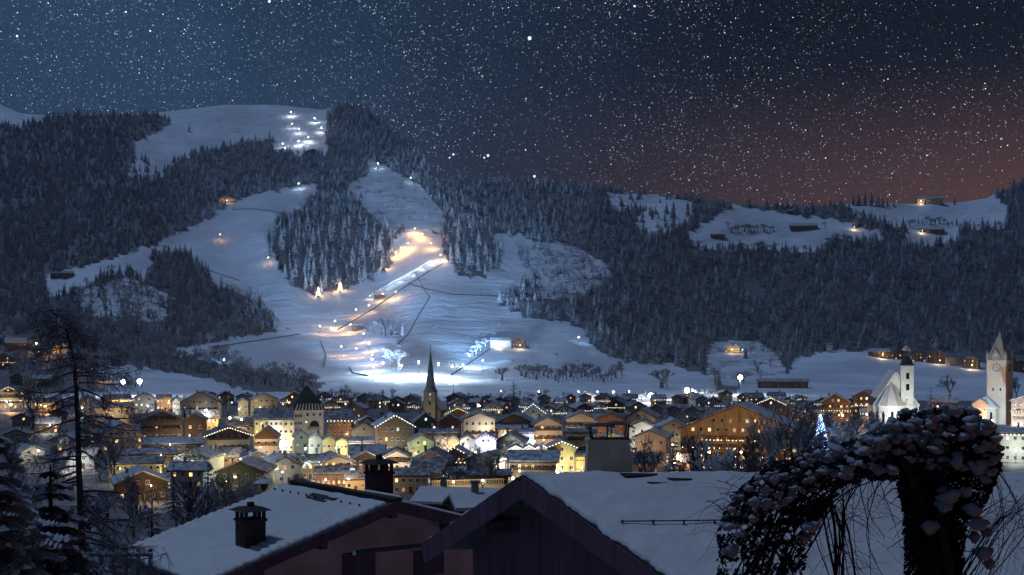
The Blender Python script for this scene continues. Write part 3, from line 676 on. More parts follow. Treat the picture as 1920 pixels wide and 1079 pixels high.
CH = 'houses of the snowy town'
T_ = [
 # far edge of the town, left to right
 (-14, 44, 726, 741, 768, 'g', 'ochre', 'big balconied hotel with rows of lights at the left picture edge', dict(floors=3, cols=6, lit=.85, balc=3, cat='hotel', eave_lights='bulb_string', verge='bulb_string')),
 (44, 62, 735, 739, 767, 'e', 'white', 'narrow white annex beside the balconied hotel', dict(floors=3, cols=3, lit=.7)),
 (62, 114, 748, 755, 773, 'e', 'ochre', 'long lit terrace building behind the bare larch', dict(floors=2, cols=8, lit=.9, pane='gold', eave_lights='bulb_string')),
 (146, 184, 742, 753, 778, 'g', 'wood', 'dark gabled house right of the larch trunk', dict(cols=3, lit=.3)),
 (195, 247, 741, 750, 773, 'e', 'ochre', 'ochre inn with glowing ground floor below the twin floodlights', dict(floors=2, cols=6, lit=.9, pane='gold', eave_lights='bulb_string')),
 (249, 292, 737, 748, 775, 'g', 'white', 'bright white lit portico building left of the pink house', dict(floors=2, cols=4, lit=.9, pane='white', cat='building')),
 (292, 322, 741, 747, 771, 'e', 'pink', 'pale pink house beside the white portico building', dict(floors=2, cols=4, lit=.6)),
 (322, 339, 746, 753, 774, 'g', 'cream', 'tiny cream house between pink house and wide hotel', dict(cols=2, lit=.4)),
 (338, 412, 735, 754, 782, 'g', 'cream', 'wide cream gabled hotel with a painted gable', dict(floors=3, cols=6, lit=.35, balc=1, cat='hotel')),
 (445, 467, 748, 755, 780, 'g', 'ochre', 'small ochre gabled house behind the dark round tree', dict(cols=2, lit=.5)),
 (467, 523, 738, 750, 779, 'g', 'cream', 'cream guesthouse with two window rows near the snowfield', dict(floors=2, cols=5, lit=.35, cat='hotel')),
 (538, 566, 735, 744, 770, 'g', 'wood', 'small lit chalet left of the dark pyramid roof', dict(cols=3, lit=.9, eave_lights='bulb_string')),
 (168, 247, 757, 764, 794, 'e', 'grey', 'low grey hall with a broad snow roof behind the larch', dict(floors=2, cols=5, lit=.1, cat='building')),
 # middle town
 (188, 271, 793, 813, 846, 'g', 'pink', 'broad pinkish hotel front with many small windows', dict(floors=3, cols=7, lit=.35, cat='hotel', yaw=14)),
 (164, 202, 786, 795, 826, 'g', 'wood', 'narrow wooden chalet with one green lit window', dict(cols=2, lit=.5, pane='green')),
 (263, 346, 771, 788, 842, 'g', 'wood', 'big dark timber chalet with three long balconies', dict(floors=3, cols=7, lit=.22, balc=3, clad=True, yaw=4)),
 (345, 387, 775, 788, 840, 'g', 'wood', 'dark timber annex joined to the big balconied chalet', dict(floors=2, cols=2, lit=.4)),
 (350, 413, 770, 785, 809, 'e', 'yellow', 'grey roofed yellow house under the white street lamp', dict(cols=5, lit=.3)),
 (384, 473, 802, 818, 862, 'g', 'cream', 'cream chalet with dark timber gable and long balcony', dict(floors=3, cols=6, lit=.12, balc=2, clad=True, yaw=5, verge='bulb_string')),
 (475, 524, 802, 820, 856, 'g', 'grey', 'small grey chalet in front of the old tower block', dict(floors=2, cols=3, lit=.12, balc=1, clad=True, yaw=-4)),
 (477, 504, 768, 787, 846, 'e', 'yellow', 'pale yellow end of the tall terrace left of the tower', dict(floors=4, cols=3, lit=.25, yaw=2, depth=11, over=.05, chim=False)),
 (504, 531, 768, 787, 846, 'e', 'white', 'white middle house of the tall terrace left of the tower', dict(floors=4, cols=3, lit=.3, yaw=2, depth=11, over=.05, pane='white')),
 (531, 551, 768, 787, 846, 'e', 'ochre', 'ochre house touching the tower with pyramid roof', dict(floors=4, cols=2, lit=.4, yaw=2, depth=11, over=.05, chim=False)),
 (551, 579, 806, 819, 858, 'g', 'green', 'narrow green gabled house below the tower', dict(floors=3, cols=2, lit=.0, yaw=6, chim=False, over=.25)),
 (578, 604, 814, 822, 862, 'g', 'green', 'leftmost house of the yellow row below the tower', dict(floors=2, cols=2, lit=.15, yaw=2, over=.15)),
 (604, 629, 817, 825, 863, 'g', 'yellow', 'middle house of the yellow row below the tower', dict(floors=2, cols=3, lit=.1, yaw=2, over=.15, chim=False)),
 (629, 653, 821, 828, 864, 'g', 'yellow', 'rightmost house of the yellow row below the tower', dict(floors=2, cols=3, lit=.15, yaw=2, over=.15)),
 (653, 704, 822, 829, 864, 'e', 'cream', 'long beige house with arched window rows', dict(floors=2, cols=7, lit=.5, yaw=1, over=.2, pane='gold')),
 (703, 744, 824, 831, 864, 'e', 'white', 'white house with four dark upper windows', dict(floors=2, cols=4, lit=.2, yaw=0, over=.2, shops='warm')),
 (611, 663, 770, 788, 836, 'e', 'brown', 'brown house with a large frosty roof right of the tower', dict(floors=3, cols=5, lit=.25, yaw=0, depth=14, eave_lights='bulb_string_white')),
 (655, 710, 791, 808, 845, 'g', 'grey', 'grey green gabled house with a round attic window', dict(floors=2, cols=3, lit=.2, yaw=-5)),
 (703, 778, 779, 801, 868, 'g', 'brown', 'tall brown gabled house with bands of lit windows', dict(floors=4, cols=6, lit=.55, balc=1, yaw=6, pane='gold', verge='bulb_string_white')),
 (775, 822, 774, 793, 842, 'g', 'darkgreen', 'dark green gabled house dotted with small lit windows', dict(floors=3, cols=4, lit=.6, yaw=3, pane='white', wsize=.9)),
 (820, 867, 777, 793, 841, 'g', 'maroon', 'maroon gabled house beside the dark green one', dict(floors=3, cols=4, lit=.35, yaw=-3, wsize=.9)),
 (784, 863, 806, 812, 846, 'e', 'wood', 'low dark building with a strip of lit windows', dict(floors=2, cols=9, lit=.75, yaw=0, depth=7, pane='white')),
 (765, 815, 815, 828, 874, 'g', 'teal', 'pale teal house with two rows of lit windows', dict(floors=3, cols=4, lit=.6, yaw=3, over=.2, pane='white')),
 (813, 839, 819, 826, 868, 'g', 'white', 'small white house right of the teal one', dict(floors=2, cols=2, lit=.2, yaw=2, over=.2)),
 (839, 862, 820, 827, 868, 'g', 'cream', 'narrow beige house with two bright windows', dict(floors=2, cols=2, lit=.8, yaw=0, over=.2, chim=False)),
 (862, 892, 816, 825, 870, 'g', 'blue', 'pale blue house with blue glowing upper windows', dict(floors=2, cols=3, lit=.6, yaw=0, over=.2, pane='blue')),
 (891, 931, 814, 824, 872, 'g', 'lilac', 'violet lit house front beside the bright white lamp', dict(floors=3, cols=4, lit=.7, yaw=-2, over=.2, pane='violet', verge='bulb_string_violet')),
 (830, 876, 840, 852, 890, 'g', 'pink', 'rosy market hall hung with rows of bulbs', dict(floors=2, cols=5, lit=.8, yaw=-8, verge='bulb_string', eave_lights='bulb_string', cat='building')),
 (865, 933, 774, 787, 832, 'g', 'tan', 'tan gabled house behind the violet one', dict(floors=3, cols=5, lit=.3, yaw=4, balc=1)),
 (833, 884, 766, 778, 822, 'g', 'brown', 'brown house with yellow bulbs along its roof', dict(floors=2, cols=4, lit=.3, verge='bulb_string_yellow', eave_lights='bulb_string_yellow')),
 (928, 1002, 776, 794, 836, 'g', 'orange', 'orange brown chalet with a wide gable', dict(floors=3, cols=5, lit=.25, yaw=-6)),
 (929, 991, 799, 804, 838, 'e', 'grey', 'low shop building with a row of white windows', dict(floors=2, cols=8, lit=.75, yaw=0, depth=6, pane='white')),
 (965, 1035, 758, 784, 822, 'g', 'white', 'white chalet outlined with bulbs along both gable edges', dict(floors=3, cols=5, lit=.3, yaw=-3, verge='bulb_string_white', eave_lights='bulb_string_white')),
 (996, 1059, 782, 798, 842, 'g', 'pink', 'peach chalet with a balcony under the gable', dict(floors=3, cols=5, lit=.2, yaw=2, balc=2)),
 (1057, 1120, 773, 787, 835, 'g', 'ochre', 'glowing chalet with bulbs on its upper balcony', dict(floors=3, cols=5, lit=.4, yaw=0, balc=2, eave_lights='bulb_string')),
 (1114, 1176, 774, 789, 835, 'g', 'brown', 'brown chalet right of the glowing one', dict(floors=3, cols=4, lit=.3, yaw=0)),
 (1057, 1119, 806, 812, 866, 'e', 'cream', 'long cream house with dark balconies left of the concrete chimney', dict(floors=3, cols=4, lit=.15, yaw=-4, balc=2)),
 (1126, 1173, 810, 821, 862, 'g', 'yellow', 'yellow house glimpsed behind the concrete chimney', dict(floors=2, cols=4, lit=.2, yaw=0)),
 (1025, 1082, 829, 840, 902, 'g', 'yellow', 'tall yellow house with a brightly outlined gable', dict(floors=4, cols=3, lit=.1, yaw=3, over=.3, verge='bulb_string', chim=False)),
 (954, 980, 837, 843, 886, 'g', 'white', 'leftmost of three white lit curved gables', dict(floors=2, cols=2, lit=.9, yaw=0, over=.15, pane='white', verge='bulb_string_white', chim=False)),
 (980, 1004, 836, 843, 886, 'g', 'white', 'middle of three white lit curved gables', dict(floors=2, cols=2, lit=.9, yaw=0, over=.15, pane='white', verge='bulb_string_white', chim=False)),
 (1004, 1029, 835, 842, 886, 'g', 'white', 'rightmost of three white lit curved gables', dict(floors=2, cols=2, lit=.9, yaw=0, over=.15, pane='white', verge='bulb_string_white', chim=False)),
 (949, 1049, 849, 866, 908, 'e', 'orange', 'orange chalet with a grey roof and long balcony', dict(floors=2, cols=7, lit=.45, yaw=-4, balc=1, depth=12)),
 (1077, 1100, 850, 855, 904, 'e', 'yellow', 'low yellow house beside the tall outlined one', dict(floors=3, cols=3, lit=.2, yaw=0)),
 (971, 1004, 806, 812, 850, 'e', 'blue', 'bluish house with white upper windows', dict(floors=2, cols=4, lit=.6, yaw=0, pane='white')),
 (927, 987, 813, 829, 868, 'g', 'grey', 'grey gabled house above the white curved gables', dict(floors=3, cols=4, lit=.35, yaw=-5, pane='white')),
 (1171, 1233, 768, 784, 833, 'g', 'cream', 'cream chalet with a dark balcony behind the pink house', dict(floors=3, cols=5, lit=.3, yaw=-8, balc=1)),
 (1175, 1233, 789, 801, 850, 'g', 'tan', 'beige gabled house in front of the cream chalet', dict(floors=2, cols=3, lit=.1, yaw=-4)),
 (1185, 1254, 806, 821, 876, 'g', 'pink', 'pink house with a triple attic window', dict(floors=3, cols=3, lit=.0, yaw=-8)),
 (1233, 1293, 787, 803, 857, 'g', 'orange', 'orange house between pink house and big hotel', dict(floors=3, cols=4, lit=.25, yaw=5)),
 # near edge of the town
 (715, 774, 844, 859, 900, 'g', 'white', 'whitish chalet with two dark balconies behind the roofs', dict(floors=3, cols=3, lit=.0, balc=2, yaw=0)),
 (656, 718, 847, 863, 898, 'g', 'wood', 'brown gabled house with three lit windows', dict(floors=2, cols=5, lit=.6, yaw=0, clad=True, pane='white')),
 (598, 667, 854, 867, 902, 'g', 'cream', 'cream house with pale yellow windows left of the brown gable', dict(floors=2, cols=4, lit=.45, balc=1, yaw=10, pane='gold')),
 (764, 850, 846, 868, 900, 'g', 'wood', 'dark broad chalet below the teal house', dict(floors=2, cols=5, lit=.15, yaw=-6, clad=True)),
 (764, 834, 864, 886, 916, 'e', 'wood', 'small barn showing only its snow roof', dict(floors=1, cols=4, lit=.1, yaw=-12, depth=12)),
 (500, 568, 856, 874, 908, 'g', 'grey', 'low house with one orange window near the left roof ridge', dict(floors=2, cols=4, lit=.3, yaw=14, pane='orange')),
 (552, 612, 855, 868, 900, 'e', 'brown', 'brown house behind the orange windowed one', dict(floors=2, cols=5, lit=.2, yaw=-10)),
 (328, 394, 844, 859, 898, 'g', 'green', 'yellow green house under a broad roof', dict(floors=2, cols=3, lit=.2, yaw=-25)),
 (230, 330, 845, 852, 880, 'e', 'ochre', 'long low ochre house with a glowing front', dict(floors=2, cols=9, lit=.5, yaw=0, pane='gold')),
 (268, 390, 824, 833, 858, 'e', 'brown', 'long brown house with lit dormers under the dark chalet', dict(floors=2, cols=8, lit=.4, yaw=0)),
 (200, 306, 861, 869, 904, 'e', 'yellow', 'flat roofed yellow house near the small conifers', dict(floors=2, cols=8, lit=.2, yaw=-3)),
 (214, 320, 884, 907, 940, 'g', 'wood', 'wooden chalet with snow roof beside the small spruce', dict(floors=1, cols=5, lit=.2, yaw=4, clad=True)),
 (402, 502, 866, 886, 926, 'g', 'darkgreen', 'dark shed gable behind the lantern post', dict(floors=2, cols=4, lit=.1, yaw=-12)),
 (390, 458, 843, 858, 888, 'e', 'brown', 'brown house above the dark shed', dict(floors=2, cols=5, lit=.2, yaw=10)),
 (455, 512, 846, 858, 890, 'g', 'wood', 'small timber house right of the brown one', dict(floors=2, cols=3, lit=.2, yaw=10)),
 (588, 654, 878, 889, 922, 'e', 'brown', 'low shop with glowing ground floor behind the roof ridge', dict(floors=1, cols=6, lit=.6, yaw=-4, pane='orange', shops='orange')),
 (644, 690, 886, 899, 924, 'e', 'ochre', 'small snowy hut under the blue sign', dict(floors=1, cols=3, lit=.9, yaw=4, pane='orange', depth=6)),
 (733, 806, 883, 893, 926, 'e', 'grey', 'grey snow roofed house right of the dark chimney', dict(floors=2, cols=5, lit=.25, yaw=-6)),
 (800, 880, 880, 888, 915, 'e', 'grey', 'plain grey house behind the lit railing', dict(floors=1, cols=5, lit=.1, yaw=6)),
 (870, 960, 884, 892, 915, 'e', 'brown', 'brown flat house behind the lit railing', dict(floors=1, cols=6, lit=.2, yaw=-4)),
 # right of the hotel
 (1418, 1474, 747, 759, 800, 'g', 'wood', 'chalet with lit gable rising behind the big hotel', dict(floors=3, cols=4, lit=.6, yaw=-10, verge='bulb_string')),
 (1538, 1596, 739, 757, 793, 'g', 'wood', 'wooden chalet with two glowing balconies', dict(floors=3, cols=5, lit=.7, balc=2, yaw=0, pane='gold', eave_lights='bulb_string')),
 (1597, 1643, 733, 745, 788, 'g', 'brown', 'lit brown chalet left of the white church', dict(floors=3, cols=4, lit=.7, yaw=-6, eave_lights='bulb_string')),
 (1744, 1796, 747, 755, 792, 'e', 'wood', 'dark house with bright windows between the two churches', dict(floors=2, cols=6, lit=.65, yaw=0, pane='white')),
 (1896, 2000, 736, 753, 802, 'g', 'brown', 'large lit chalet at the right picture edge', dict(floors=4, cols=8, lit=.8, balc=2, yaw=0, eave_lights='bulb_string')),
 (1822, 1852, 748, 758, 800, 'g', 'orange', 'small orange lit house left of the clock tower', dict(floors=2, cols=3, lit=.8, yaw=0)),
 (1866, 1985, 806, 814, 868, 'e', 'white', 'white lit terrace building below the clock tower', dict(floors=3, cols=8, lit=.6, yaw=0, pane='white', eave_lights='bulb_string', cat='building')),
 (1500, 1560, 772, 784, 812, 'g', 'wood', 'dark house among the trees left of the church', dict(floors=2, cols=4, lit=.5, yaw=0)),
]
for row in T_:
    a, kw = row[:8], row[8]
    house(*a, group=CH, **kw)
def hillhouse(x0, x1, apex, eave, base, front, wall, label, dback=0.0, **kw):
    xm = 0.5 * (x0 + x1); d = float(D(xm, base)) - 1.0
    return house(x0, x1, apex, eave, base + 1, front, wall, label, d=d, **kw)
HG = 'houses of the hamlet on the left slope'
for row in (
 (-14, 20, 628, 634, 645, 'e', 'wood', 'topmost chalet of the left hamlet at the picture edge', dict(cols=4, lit=.1)),
 (10, 51, 634, 644, 656, 'e', 'wood', 'chalet with broad snow roof above the left hamlet', dict(cols=4, lit=.3)),
 (-16, 27, 662, 673, 692, 'g', 'brown', 'lit orange gabled chalet of the left hamlet', dict(floors=3, cols=5, lit=.8, eave_lights='bulb_string')),
 (62, 84, 650, 655, 667, 'g', 'wood', 'small chalet by two orange lamps in the left hamlet', dict(cols=3, lit=.5)),
 (98, 126, 641, 649, 664, 'g', 'white', 'white chalet high in the left hamlet near the larch tip', dict(floors=3, cols=3, lit=.3)),
 (104, 130, 664, 668, 680, 'e', 'ochre', 'glowing low house left of the larch trunk', dict(cols=4, lit=.9)),
 (142, 168, 660, 667, 680, 'g', 'ochre', 'golden lit house right of the larch trunk', dict(cols=4, lit=.9, eave_lights='bulb_string')),
 (146, 176, 680, 686, 700, 'g', 'brown', 'lower lit chalet right of the larch trunk', dict(cols=4, lit=.7)),
 (195, 229, 660, 669, 684, 'g', 'white', 'white chalet with balconies above the valley snowfield', dict(floors=2, cols=4, lit=.35, balc=1)),
 (18, 44, 700, 707, 722, 'g', 'wood', 'dark house at the foot of the left hamlet', dict(cols=3, lit=.3)),
 (60, 96, 704, 711, 726, 'e', 'wood', 'low dark barn at the foot of the left hamlet', dict(cols=3, lit=.1))):
    hillhouse(*row[:8], group=HG, **row[8])
HR = 'houses of the hamlet along the right snowfield'
for row in (
 (1628, 1668, 654, 660, 671, 'e', 'wood', 'leftmost lit house above the right snowfield', dict(cols=5, lit=.5)),
 (1668, 1700, 655, 661, 674, 'g', 'wood', 'gabled house behind the onion tower', dict(cols=4, lit=.4)),
 (1708, 1738, 655, 662, 678, 'g', 'brown', 'gabled house right of the onion tower', dict(cols=4, lit=.4)),
 (1738, 1776, 657, 665, 682, 'g', 'wood', 'broad chalet in the middle of the right hamlet', dict(floors=3, cols=4, lit=.3, balc=1)),
 (1774, 1806, 664, 670, 686, 'e', 'cream', 'cream house in the right hamlet', dict(cols=4, lit=.4)),
 (1804, 1836, 670, 676, 691, 'g', 'wood', 'lit chalet left of the clock tower roof', dict(cols=4, lit=.8)),
 (1896, 1934, 676, 684, 699, 'g', 'wood', 'chalet on the snowfield right of the clock tower', dict(cols=4, lit=.4))):
    hillhouse(*row[:8], group=HR, **row[8])
HA = 'farm buildings on the high slopes'
for row in (
 (1332, 1359, 437, 440, 448, 'e', 'wood', 'dark alp hut with one bright window', dict(cols=3, lit=.3, floors=1)),
 (1482, 1533, 418, 424, 433, 'e', 'wood', 'long dark barn on the right alp', dict(cols=6, lit=.0, floors=1)),
 (1473, 1491, 393, 396, 402, 'e', 'wood', 'small hay barn at the top edge of the right alp', dict(cols=2, lit=0, floors=1)),
 (1726, 1771, 426, 431, 438, 'e', 'wood', 'farmhouse with orange lit end on the far alp', dict(cols=5, lit=.35, floors=1)),
 (1720, 1768, 368, 373, 382, 'e', 'ochre', 'lit farmhouse on the skyline of the far alp', dict(cols=5, lit=.6)),
 (94, 116, 509, 513, 522, 'e', 'wood', 'left half of the log hut at the edge of the left piste', dict(cols=2, lit=0, floors=1)),
 (115, 138, 508, 513, 522, 'e', 'wood', 'right half of the log hut at the edge of the left piste', dict(cols=2, lit=0, floors=1)),
 (410, 441, 367, 372, 380, 'g', 'brown', 'lit mountain lodge at the corner of the upper piste', dict(cols=5, lit=.9, floors=2, eave_lights='bulb_string')),
 (572, 600, 279, 285, 292, 'g', 'wood', 'dark hut below the lit snow terraces', dict(cols=3, lit=.0, floors=1)),
 (1548, 1562, 644, 647, 661, 'e', 'white', 'tiny pale hut at the corner of the right snowfield', dict(cols=2, lit=.0)),
 (1420, 1516, 711, 716, 728, 'e', 'wood', 'long dark flat shed on the right snowfield', dict(cols=6, lit=.05, floors=1, depth=12)),
 (918, 960, 634, 639, 652, 'e', 'white', 'hillside inn with rows of lit windows above the stadium', dict(floors=2, cols=12, lit=.9, cat='hotel', depth=9, pane='gold', eave_lights='bulb_string')),
 (958, 988, 632, 640, 653, 'g', 'wood', 'dark chalet end joined to the hillside inn', dict(floors=2, cols=4, lit=.5)),
 (700, 722, 548, 553, 560, 'e', 'wood', 'start hut beside the lamps on the ski run', dict(cols=3, lit=.4, floors=1)),
 (660, 690, 606, 611, 620, 'e', 'wood', 'lift hut among the warm lamps on the lower run', dict(cols=3, lit=.5, floors=1))):
    hillhouse(*row[:8], group=HA, chim=False, **row[8])
# small houses filling the far edge of the town
WNAME = {'wood': 'dark wooden', 'brown': 'brown', 'grey': 'grey', 'cream': 'cream', 'white': 'white', 'tan': 'tan', 'pink': 'pinkish', 'blue': 'bluish'}; WL = []
def WCOL(): WL.append(RH.choice(('wood', 'brown', 'grey', 'cream', 'white', 'wood', 'tan', 'pink', 'blue'))); return WL[-1]
FG = 'small houses at the far edge of town'
for lo_b, hi_b, x_a, x_b in ((752, 764, 380, 1500), (764, 786, 560, 1660), (770, 800, 1470, 1960)):
    xs = x_a
    while xs < x_b:
        bs = RH.uniform(lo_b, hi_b); w_ = RH.uniform(24, 40) * (bs - 640) / 130
        if not (775 < xs < 832 or 1620 < xs < 1735 or 1830 < xs < 1900):
            h_ = w_ * RH.uniform(.55, .72)
            house(xs, xs + w_, bs - h_, bs - h_ * RH.uniform(.55, .68), bs, RH.choice('gge'), WCOL(), 'small ' + WNAME[WL[-1]] + " house in the town's far " + ('front' if bs > 765 else 'back') + ' row ' + zone(xs), cols=RH.choice((2, 3, 3, 4)), lit=RH.choice((.4, .7, 1.0)), group=FG, eave_lights=RH.choice((None, None, 'bulb_string', 'bulb_string_white')), yaw=RH.uniform(-25, 25))
        xs += w_ * RH.uniform(.75, 1.35)
FG2 = 'roofs half hidden in the middle of town'
for (x, bs) in ((420, 838), (640, 812), (690, 816), (745, 806), (905, 812), (1080, 800), (1135, 806), (1240, 822), (560, 800), (450, 820), (1310, 800), (1345, 795), (120, 850), (60, 870), (150, 880), (30, 835), (90, 812), (690, 880), (540, 886), (850, 880), (900, 892), (1045, 868), (1110, 884), (1200, 890), (1290, 890), (40, 800), (110, 788), (480, 900), (350, 915)):
    w_ = RH.uniform(42, 58) * (bs - 640) / 190; h_ = w_ * RH.uniform(.55, .7)
    house(x - w_ / 2, x + w_ / 2, bs - h_, bs - h_ * RH.uniform(.6, .7), bs, RH.choice('ge'), WCOL(), 'plain ' + WNAME[WL[-1]] + ' house half hidden among ' + ('near' if bs > 850 else 'middle' if bs > 810 else 'far') + ' roofs ' + zone(x), cols=RH.choice((3, 4)), lit=RH.choice((.2, .4, .6)), group=FG2, yaw=RH.uniform(-25, 25))

# ------------------------------------------------------------------ towers, churches, hotel
def put_windows(root, spec):
    for kind, x, y, z, w, h, rz in spec:
        link('window', WIN[kind], root, (x, y, z), (0, 0, rz), (w, 1, h))
def arch_mesh(name, mat, w=1.0, h=2.0, dep=0.12):
    B = MB(); n = 8; r = w / 2
    prof = [(-r, 0), (r, 0)] + [(r * math.cos(math.pi * i / n), h - r + r * math.sin(math.pi * i / n)) for i in range(n + 1)]
    B.extrude(prof, -dep, 0, 'y'); return B.mesh(name, mat)
ARCH = arch_mesh('arched_opening', 'pane_dark')
def clock_mesh(r=1.6):
    B = MB(); n = 24
    B.extrude([(r * math.cos(2 * math.pi * i / n), r * math.sin(2 * math.pi * i / n)) for i in range(n)], -.10, 0, 'y', 0)
    B.extrude([(r * .86 * math.cos(2 * math.pi * i / n), r * .86 * math.sin(2 * math.pi * i / n)) for i in range(n)], -.13, -.101, 'y', 1)
    for i in range(12):
        a = 2 * math.pi * i / 12; c, s = math.cos(a), math.sin(a); q = []
        for u, v_ in ((.60, -.05), (.82, -.05), (.82, .05), (.60, .05)): q.append((r * (u * c - v_ * s), r * (u * s + v_ * c)))
        B.extrude(q, -.15, -.131, 'y', 0)
    for a, ln, wd in ((R(60), .45, .08), (R(-20), .7, .06)):
        c, s = math.cos(a), math.sin(a); q = [(r * (u * c - v_ * s), r * (u * s + v_ * c)) for u, v_ in ((-.1, -wd), (ln, -wd), (ln, wd), (-.1, wd))]
        B.extrude(q, -.17, -.151, 'y', 0)
    return B.mesh('clock_face', ['slate', 'frame_white'])
def place(px, d, z=-0.3): x = (px - CX) / F * d; return (x, d, z), facing(x, d)

# old tower with a dark pyramid roof
loc, rz = place(579, 500)
tw = thing('tower_house', 'broad white tower with a steep black pyramid roof', 'tower', loc, rz + R(9), None)
B = MB(); B.box(-6, 6, 0, 12, 0, 15.6); link('wall', B.mesh('wall', 'wall_white'), tw)
B = MB(); q = lambda r, z: [(-r, 6 - r, z), (r, 6 - r, z), (r, 6 + r, z), (-r, 6 + r, z)]
rings = [(6.6, 15.4), (5.6, 18.0), (5.0, 18.9), (0.15, 25.2)]
for (r1, z1), (r2, z2) in zip(rings[:-1], rings[1:]): B.hexa(q(r1, z1) + q(r2, z2))
rf = link('roof', B.mesh('roof', 'slate'), tw)
B = MB()
for i in range(9):
    x = -5.6 + 1.35 * i; B.hexa([(x, -.62, 15.55), (x + .5, -.62, 15.55), (x + .5, -.42, 15.55), (x, -.42, 15.55), (x * .86 + .3, .32, 18.0), (x * .86 + .62, .32, 18.0), (x * .86 + .62, .55, 18.0), (x * .86 + .3, .55, 18.0)])
link('snow_streaks', B.mesh('snow_streaks', 'roof_snow'), rf)
put_windows(tw, [('dark', x, -.003, 13.6, 1.0, 1.4, 0) for x in (-.5, 2.0, 4.6)] + [('dark', x, -.003, z, .8, 1.3, 0) for x in (-5.2, -4.2, -3.2) for z in (13.2, 10.2, 7.2, 4.2)] + [('dark', 0, -.003, 8.2, .9, 1.3, 0), ('warm', -1.0, -.003, 10.6, .8, .8, 0)])
link('loggia', arch_mesh('loggia', 'pane_dark', 3.6, 2.6), tw, (2.3, -.003, 8.6)); link('loggia_balcony', balcony_mesh(4.6, 'wall_grey'), tw, (2.3, -.003, 7.8))

# slim church with a pointed copper spire
loc, rz = place(805, 623)
ch = thing('spire_church', 'slim stone church tower with a tall pointed blue green spire', 'church', loc, rz + R(-12))
B = MB(); B.box(-2.9, 2.9, 0, 5.8, 0, 17.2); B.box(-3.1, 3.1, -.2, 6.0, 17.2, 17.6); B.box(-3.0, 3.0, -.1, 5.9, 9.6, 9.9); link('tower_wall', B.mesh('tower_wall', 'wall_stone'), ch)
B = MB(); B.lathe([(3.9, 17.6), (2.9, 19.3), (2.45, 20.5), (0.06, 39.2)], 8, 0, 2.9, 0, R(22.5)); sp = link('spire', B.mesh('spire', 'copper'), ch)
B = MB(); B.lathe([(.05, 39.0), (.22, 39.6), (.22, 39.9), (.04, 40.2)], 8, 0, 2.9); B.box(-.05, .05, 2.85, 2.95, 40.2, 41.6); B.box(-.4, .4, 2.86, 2.94, 40.9, 41.0); link('finial', B.mesh('finial', 'metal_grey'), sp)
link('clock_face', clock_mesh(1.2), ch, (0.4, -.003, 14.4)); link('window', WIN['white'], ch, (0.4, -.003, 16.4), (0, 0, 0), (.9, 1, 1.2))
for z in (5.5, 11.3): link('arched_opening', ARCH, ch, (0.2, -.003, z), (0, 0, 0), (.9, 1, .9))
B = MB(); B.extrude([(-5.5, 0), (4.5, 0), (4.5, 7.5), (-.5, 13.2), (-5.5, 7.5)], 6.0, 22, 'y'); link('nave_wall', B.mesh('nave_wall', 'wall_stone'), ch)
B = MB(); B.extrude([(-6.3, 7.2), (-.5, 13.7), (5.3, 7.2), (5.3, 7.6), (-.5, 14.2), (-6.3, 7.6)], 5.4, 22.6, 'y'); r2 = link('nave_roof', B.mesh('nave_roof', 'roof_tile'), ch)
B = MB(); B.extrude([(-6.2, 7.65), (-.5, 14.21), (5.2, 7.65), (5.1, 7.95), (-.5, 14.55), (-6.1, 7.95)], 5.5, 22.5, 'y'); link('roof_snow', B.mesh('roof_snow', 'roof_snow'), r2)

# white parish church with an onion topped tower
loc, rz = place(1680, 600)
pc = thing('parish_church', 'white church with steep gabled nave, faceted choir and onion topped tower', 'church', loc, rz + R(6))
B = MB(); B.extrude([(-10.6, 0), (10.6, 0), (10.6, 12.4), (0, 27.2), (-10.6, 12.4)], 0, 34, 'y'); link('nave_wall', B.mesh('nave_wall', 'wall_white'), pc)
B = MB(); B.extrude([(-11.2, 11.9), (-.6, 27.6), (.6, 27.6), (11.2, 11.9), (11.2, 12.4), (0, 28.4), (-11.2, 12.4)], -.5, 34.5, 'y'); nr_ = link('nave_roof', B.mesh('nave_roof', 'roof_tile'), pc)
B = MB()
for s_ in (-1, 1): B.hexa([(s_ * 11.1, -.75, 12.0), (s_ * 10.4, -.75, 12.0), (s_ * 10.4, -.55, 12.0), (s_ * 11.1, -.55, 12.0), (s_ * .4, -.75, 28.3), (0, -.75, 27.6), (0, -.55, 27.6), (s_ * .4, -.55, 28.3)] if s_ < 0 else [(10.4, -.75, 12.0), (11.1, -.75, 12.0), (11.1, -.55, 12.0), (10.4, -.55, 12.0), (0, -.75, 27.6), (.4, -.75, 28.3), (.4, -.55, 28.3), (0, -.55, 27.6)])
link('verge_board', B.mesh('verge_board', 'frame_white'), nr_)
B = MB(); B.extrude([(-11.1, 12.45), (0, 28.41), (11.1, 12.45), (10.9, 12.75), (0, 28.8), (-10.9, 12.75)], .3, 34, 'y'); link('roof_snow', B.mesh('roof_snow', 'roof_snow'), nr_)
cc = -2.6
ang = [R(180 + 180 * i / 5) for i in range(6)]
ring = lambda r, z: [(cc + r * math.cos(a) * 1.0, r * math.sin(a) * 1.25, z) for a in ang]
B = MB(); lo_, hi_ = ring(7.0, 0), ring(7.0, 12.2); B.add(lo_ + hi_, [(i, i + 1, 7 + i, 6 + i) for i in range(5)]); link('choir_wall', B.mesh('choir_wall', 'wall_white'), pc)
B = MB(); e_ = ring(7.6, 12.2); B.add(e_ + [(cc, -.6, 23.6)] + ring(7.6, 11.8), [(i, i + 1, 6) for i in range(5)] + [(7 + i, 8 + i, i + 1, i) for i in range(5)]); cr = link('choir_roof', B.mesh('choir_roof', 'roof_snow'), pc)
B = MB()
for p_ in e_: B.tube([p_, (cc, -.6, 23.7)], .14, 4)
link('hip_rib', B.mesh('hip_rib', 'frame_white'), cr)
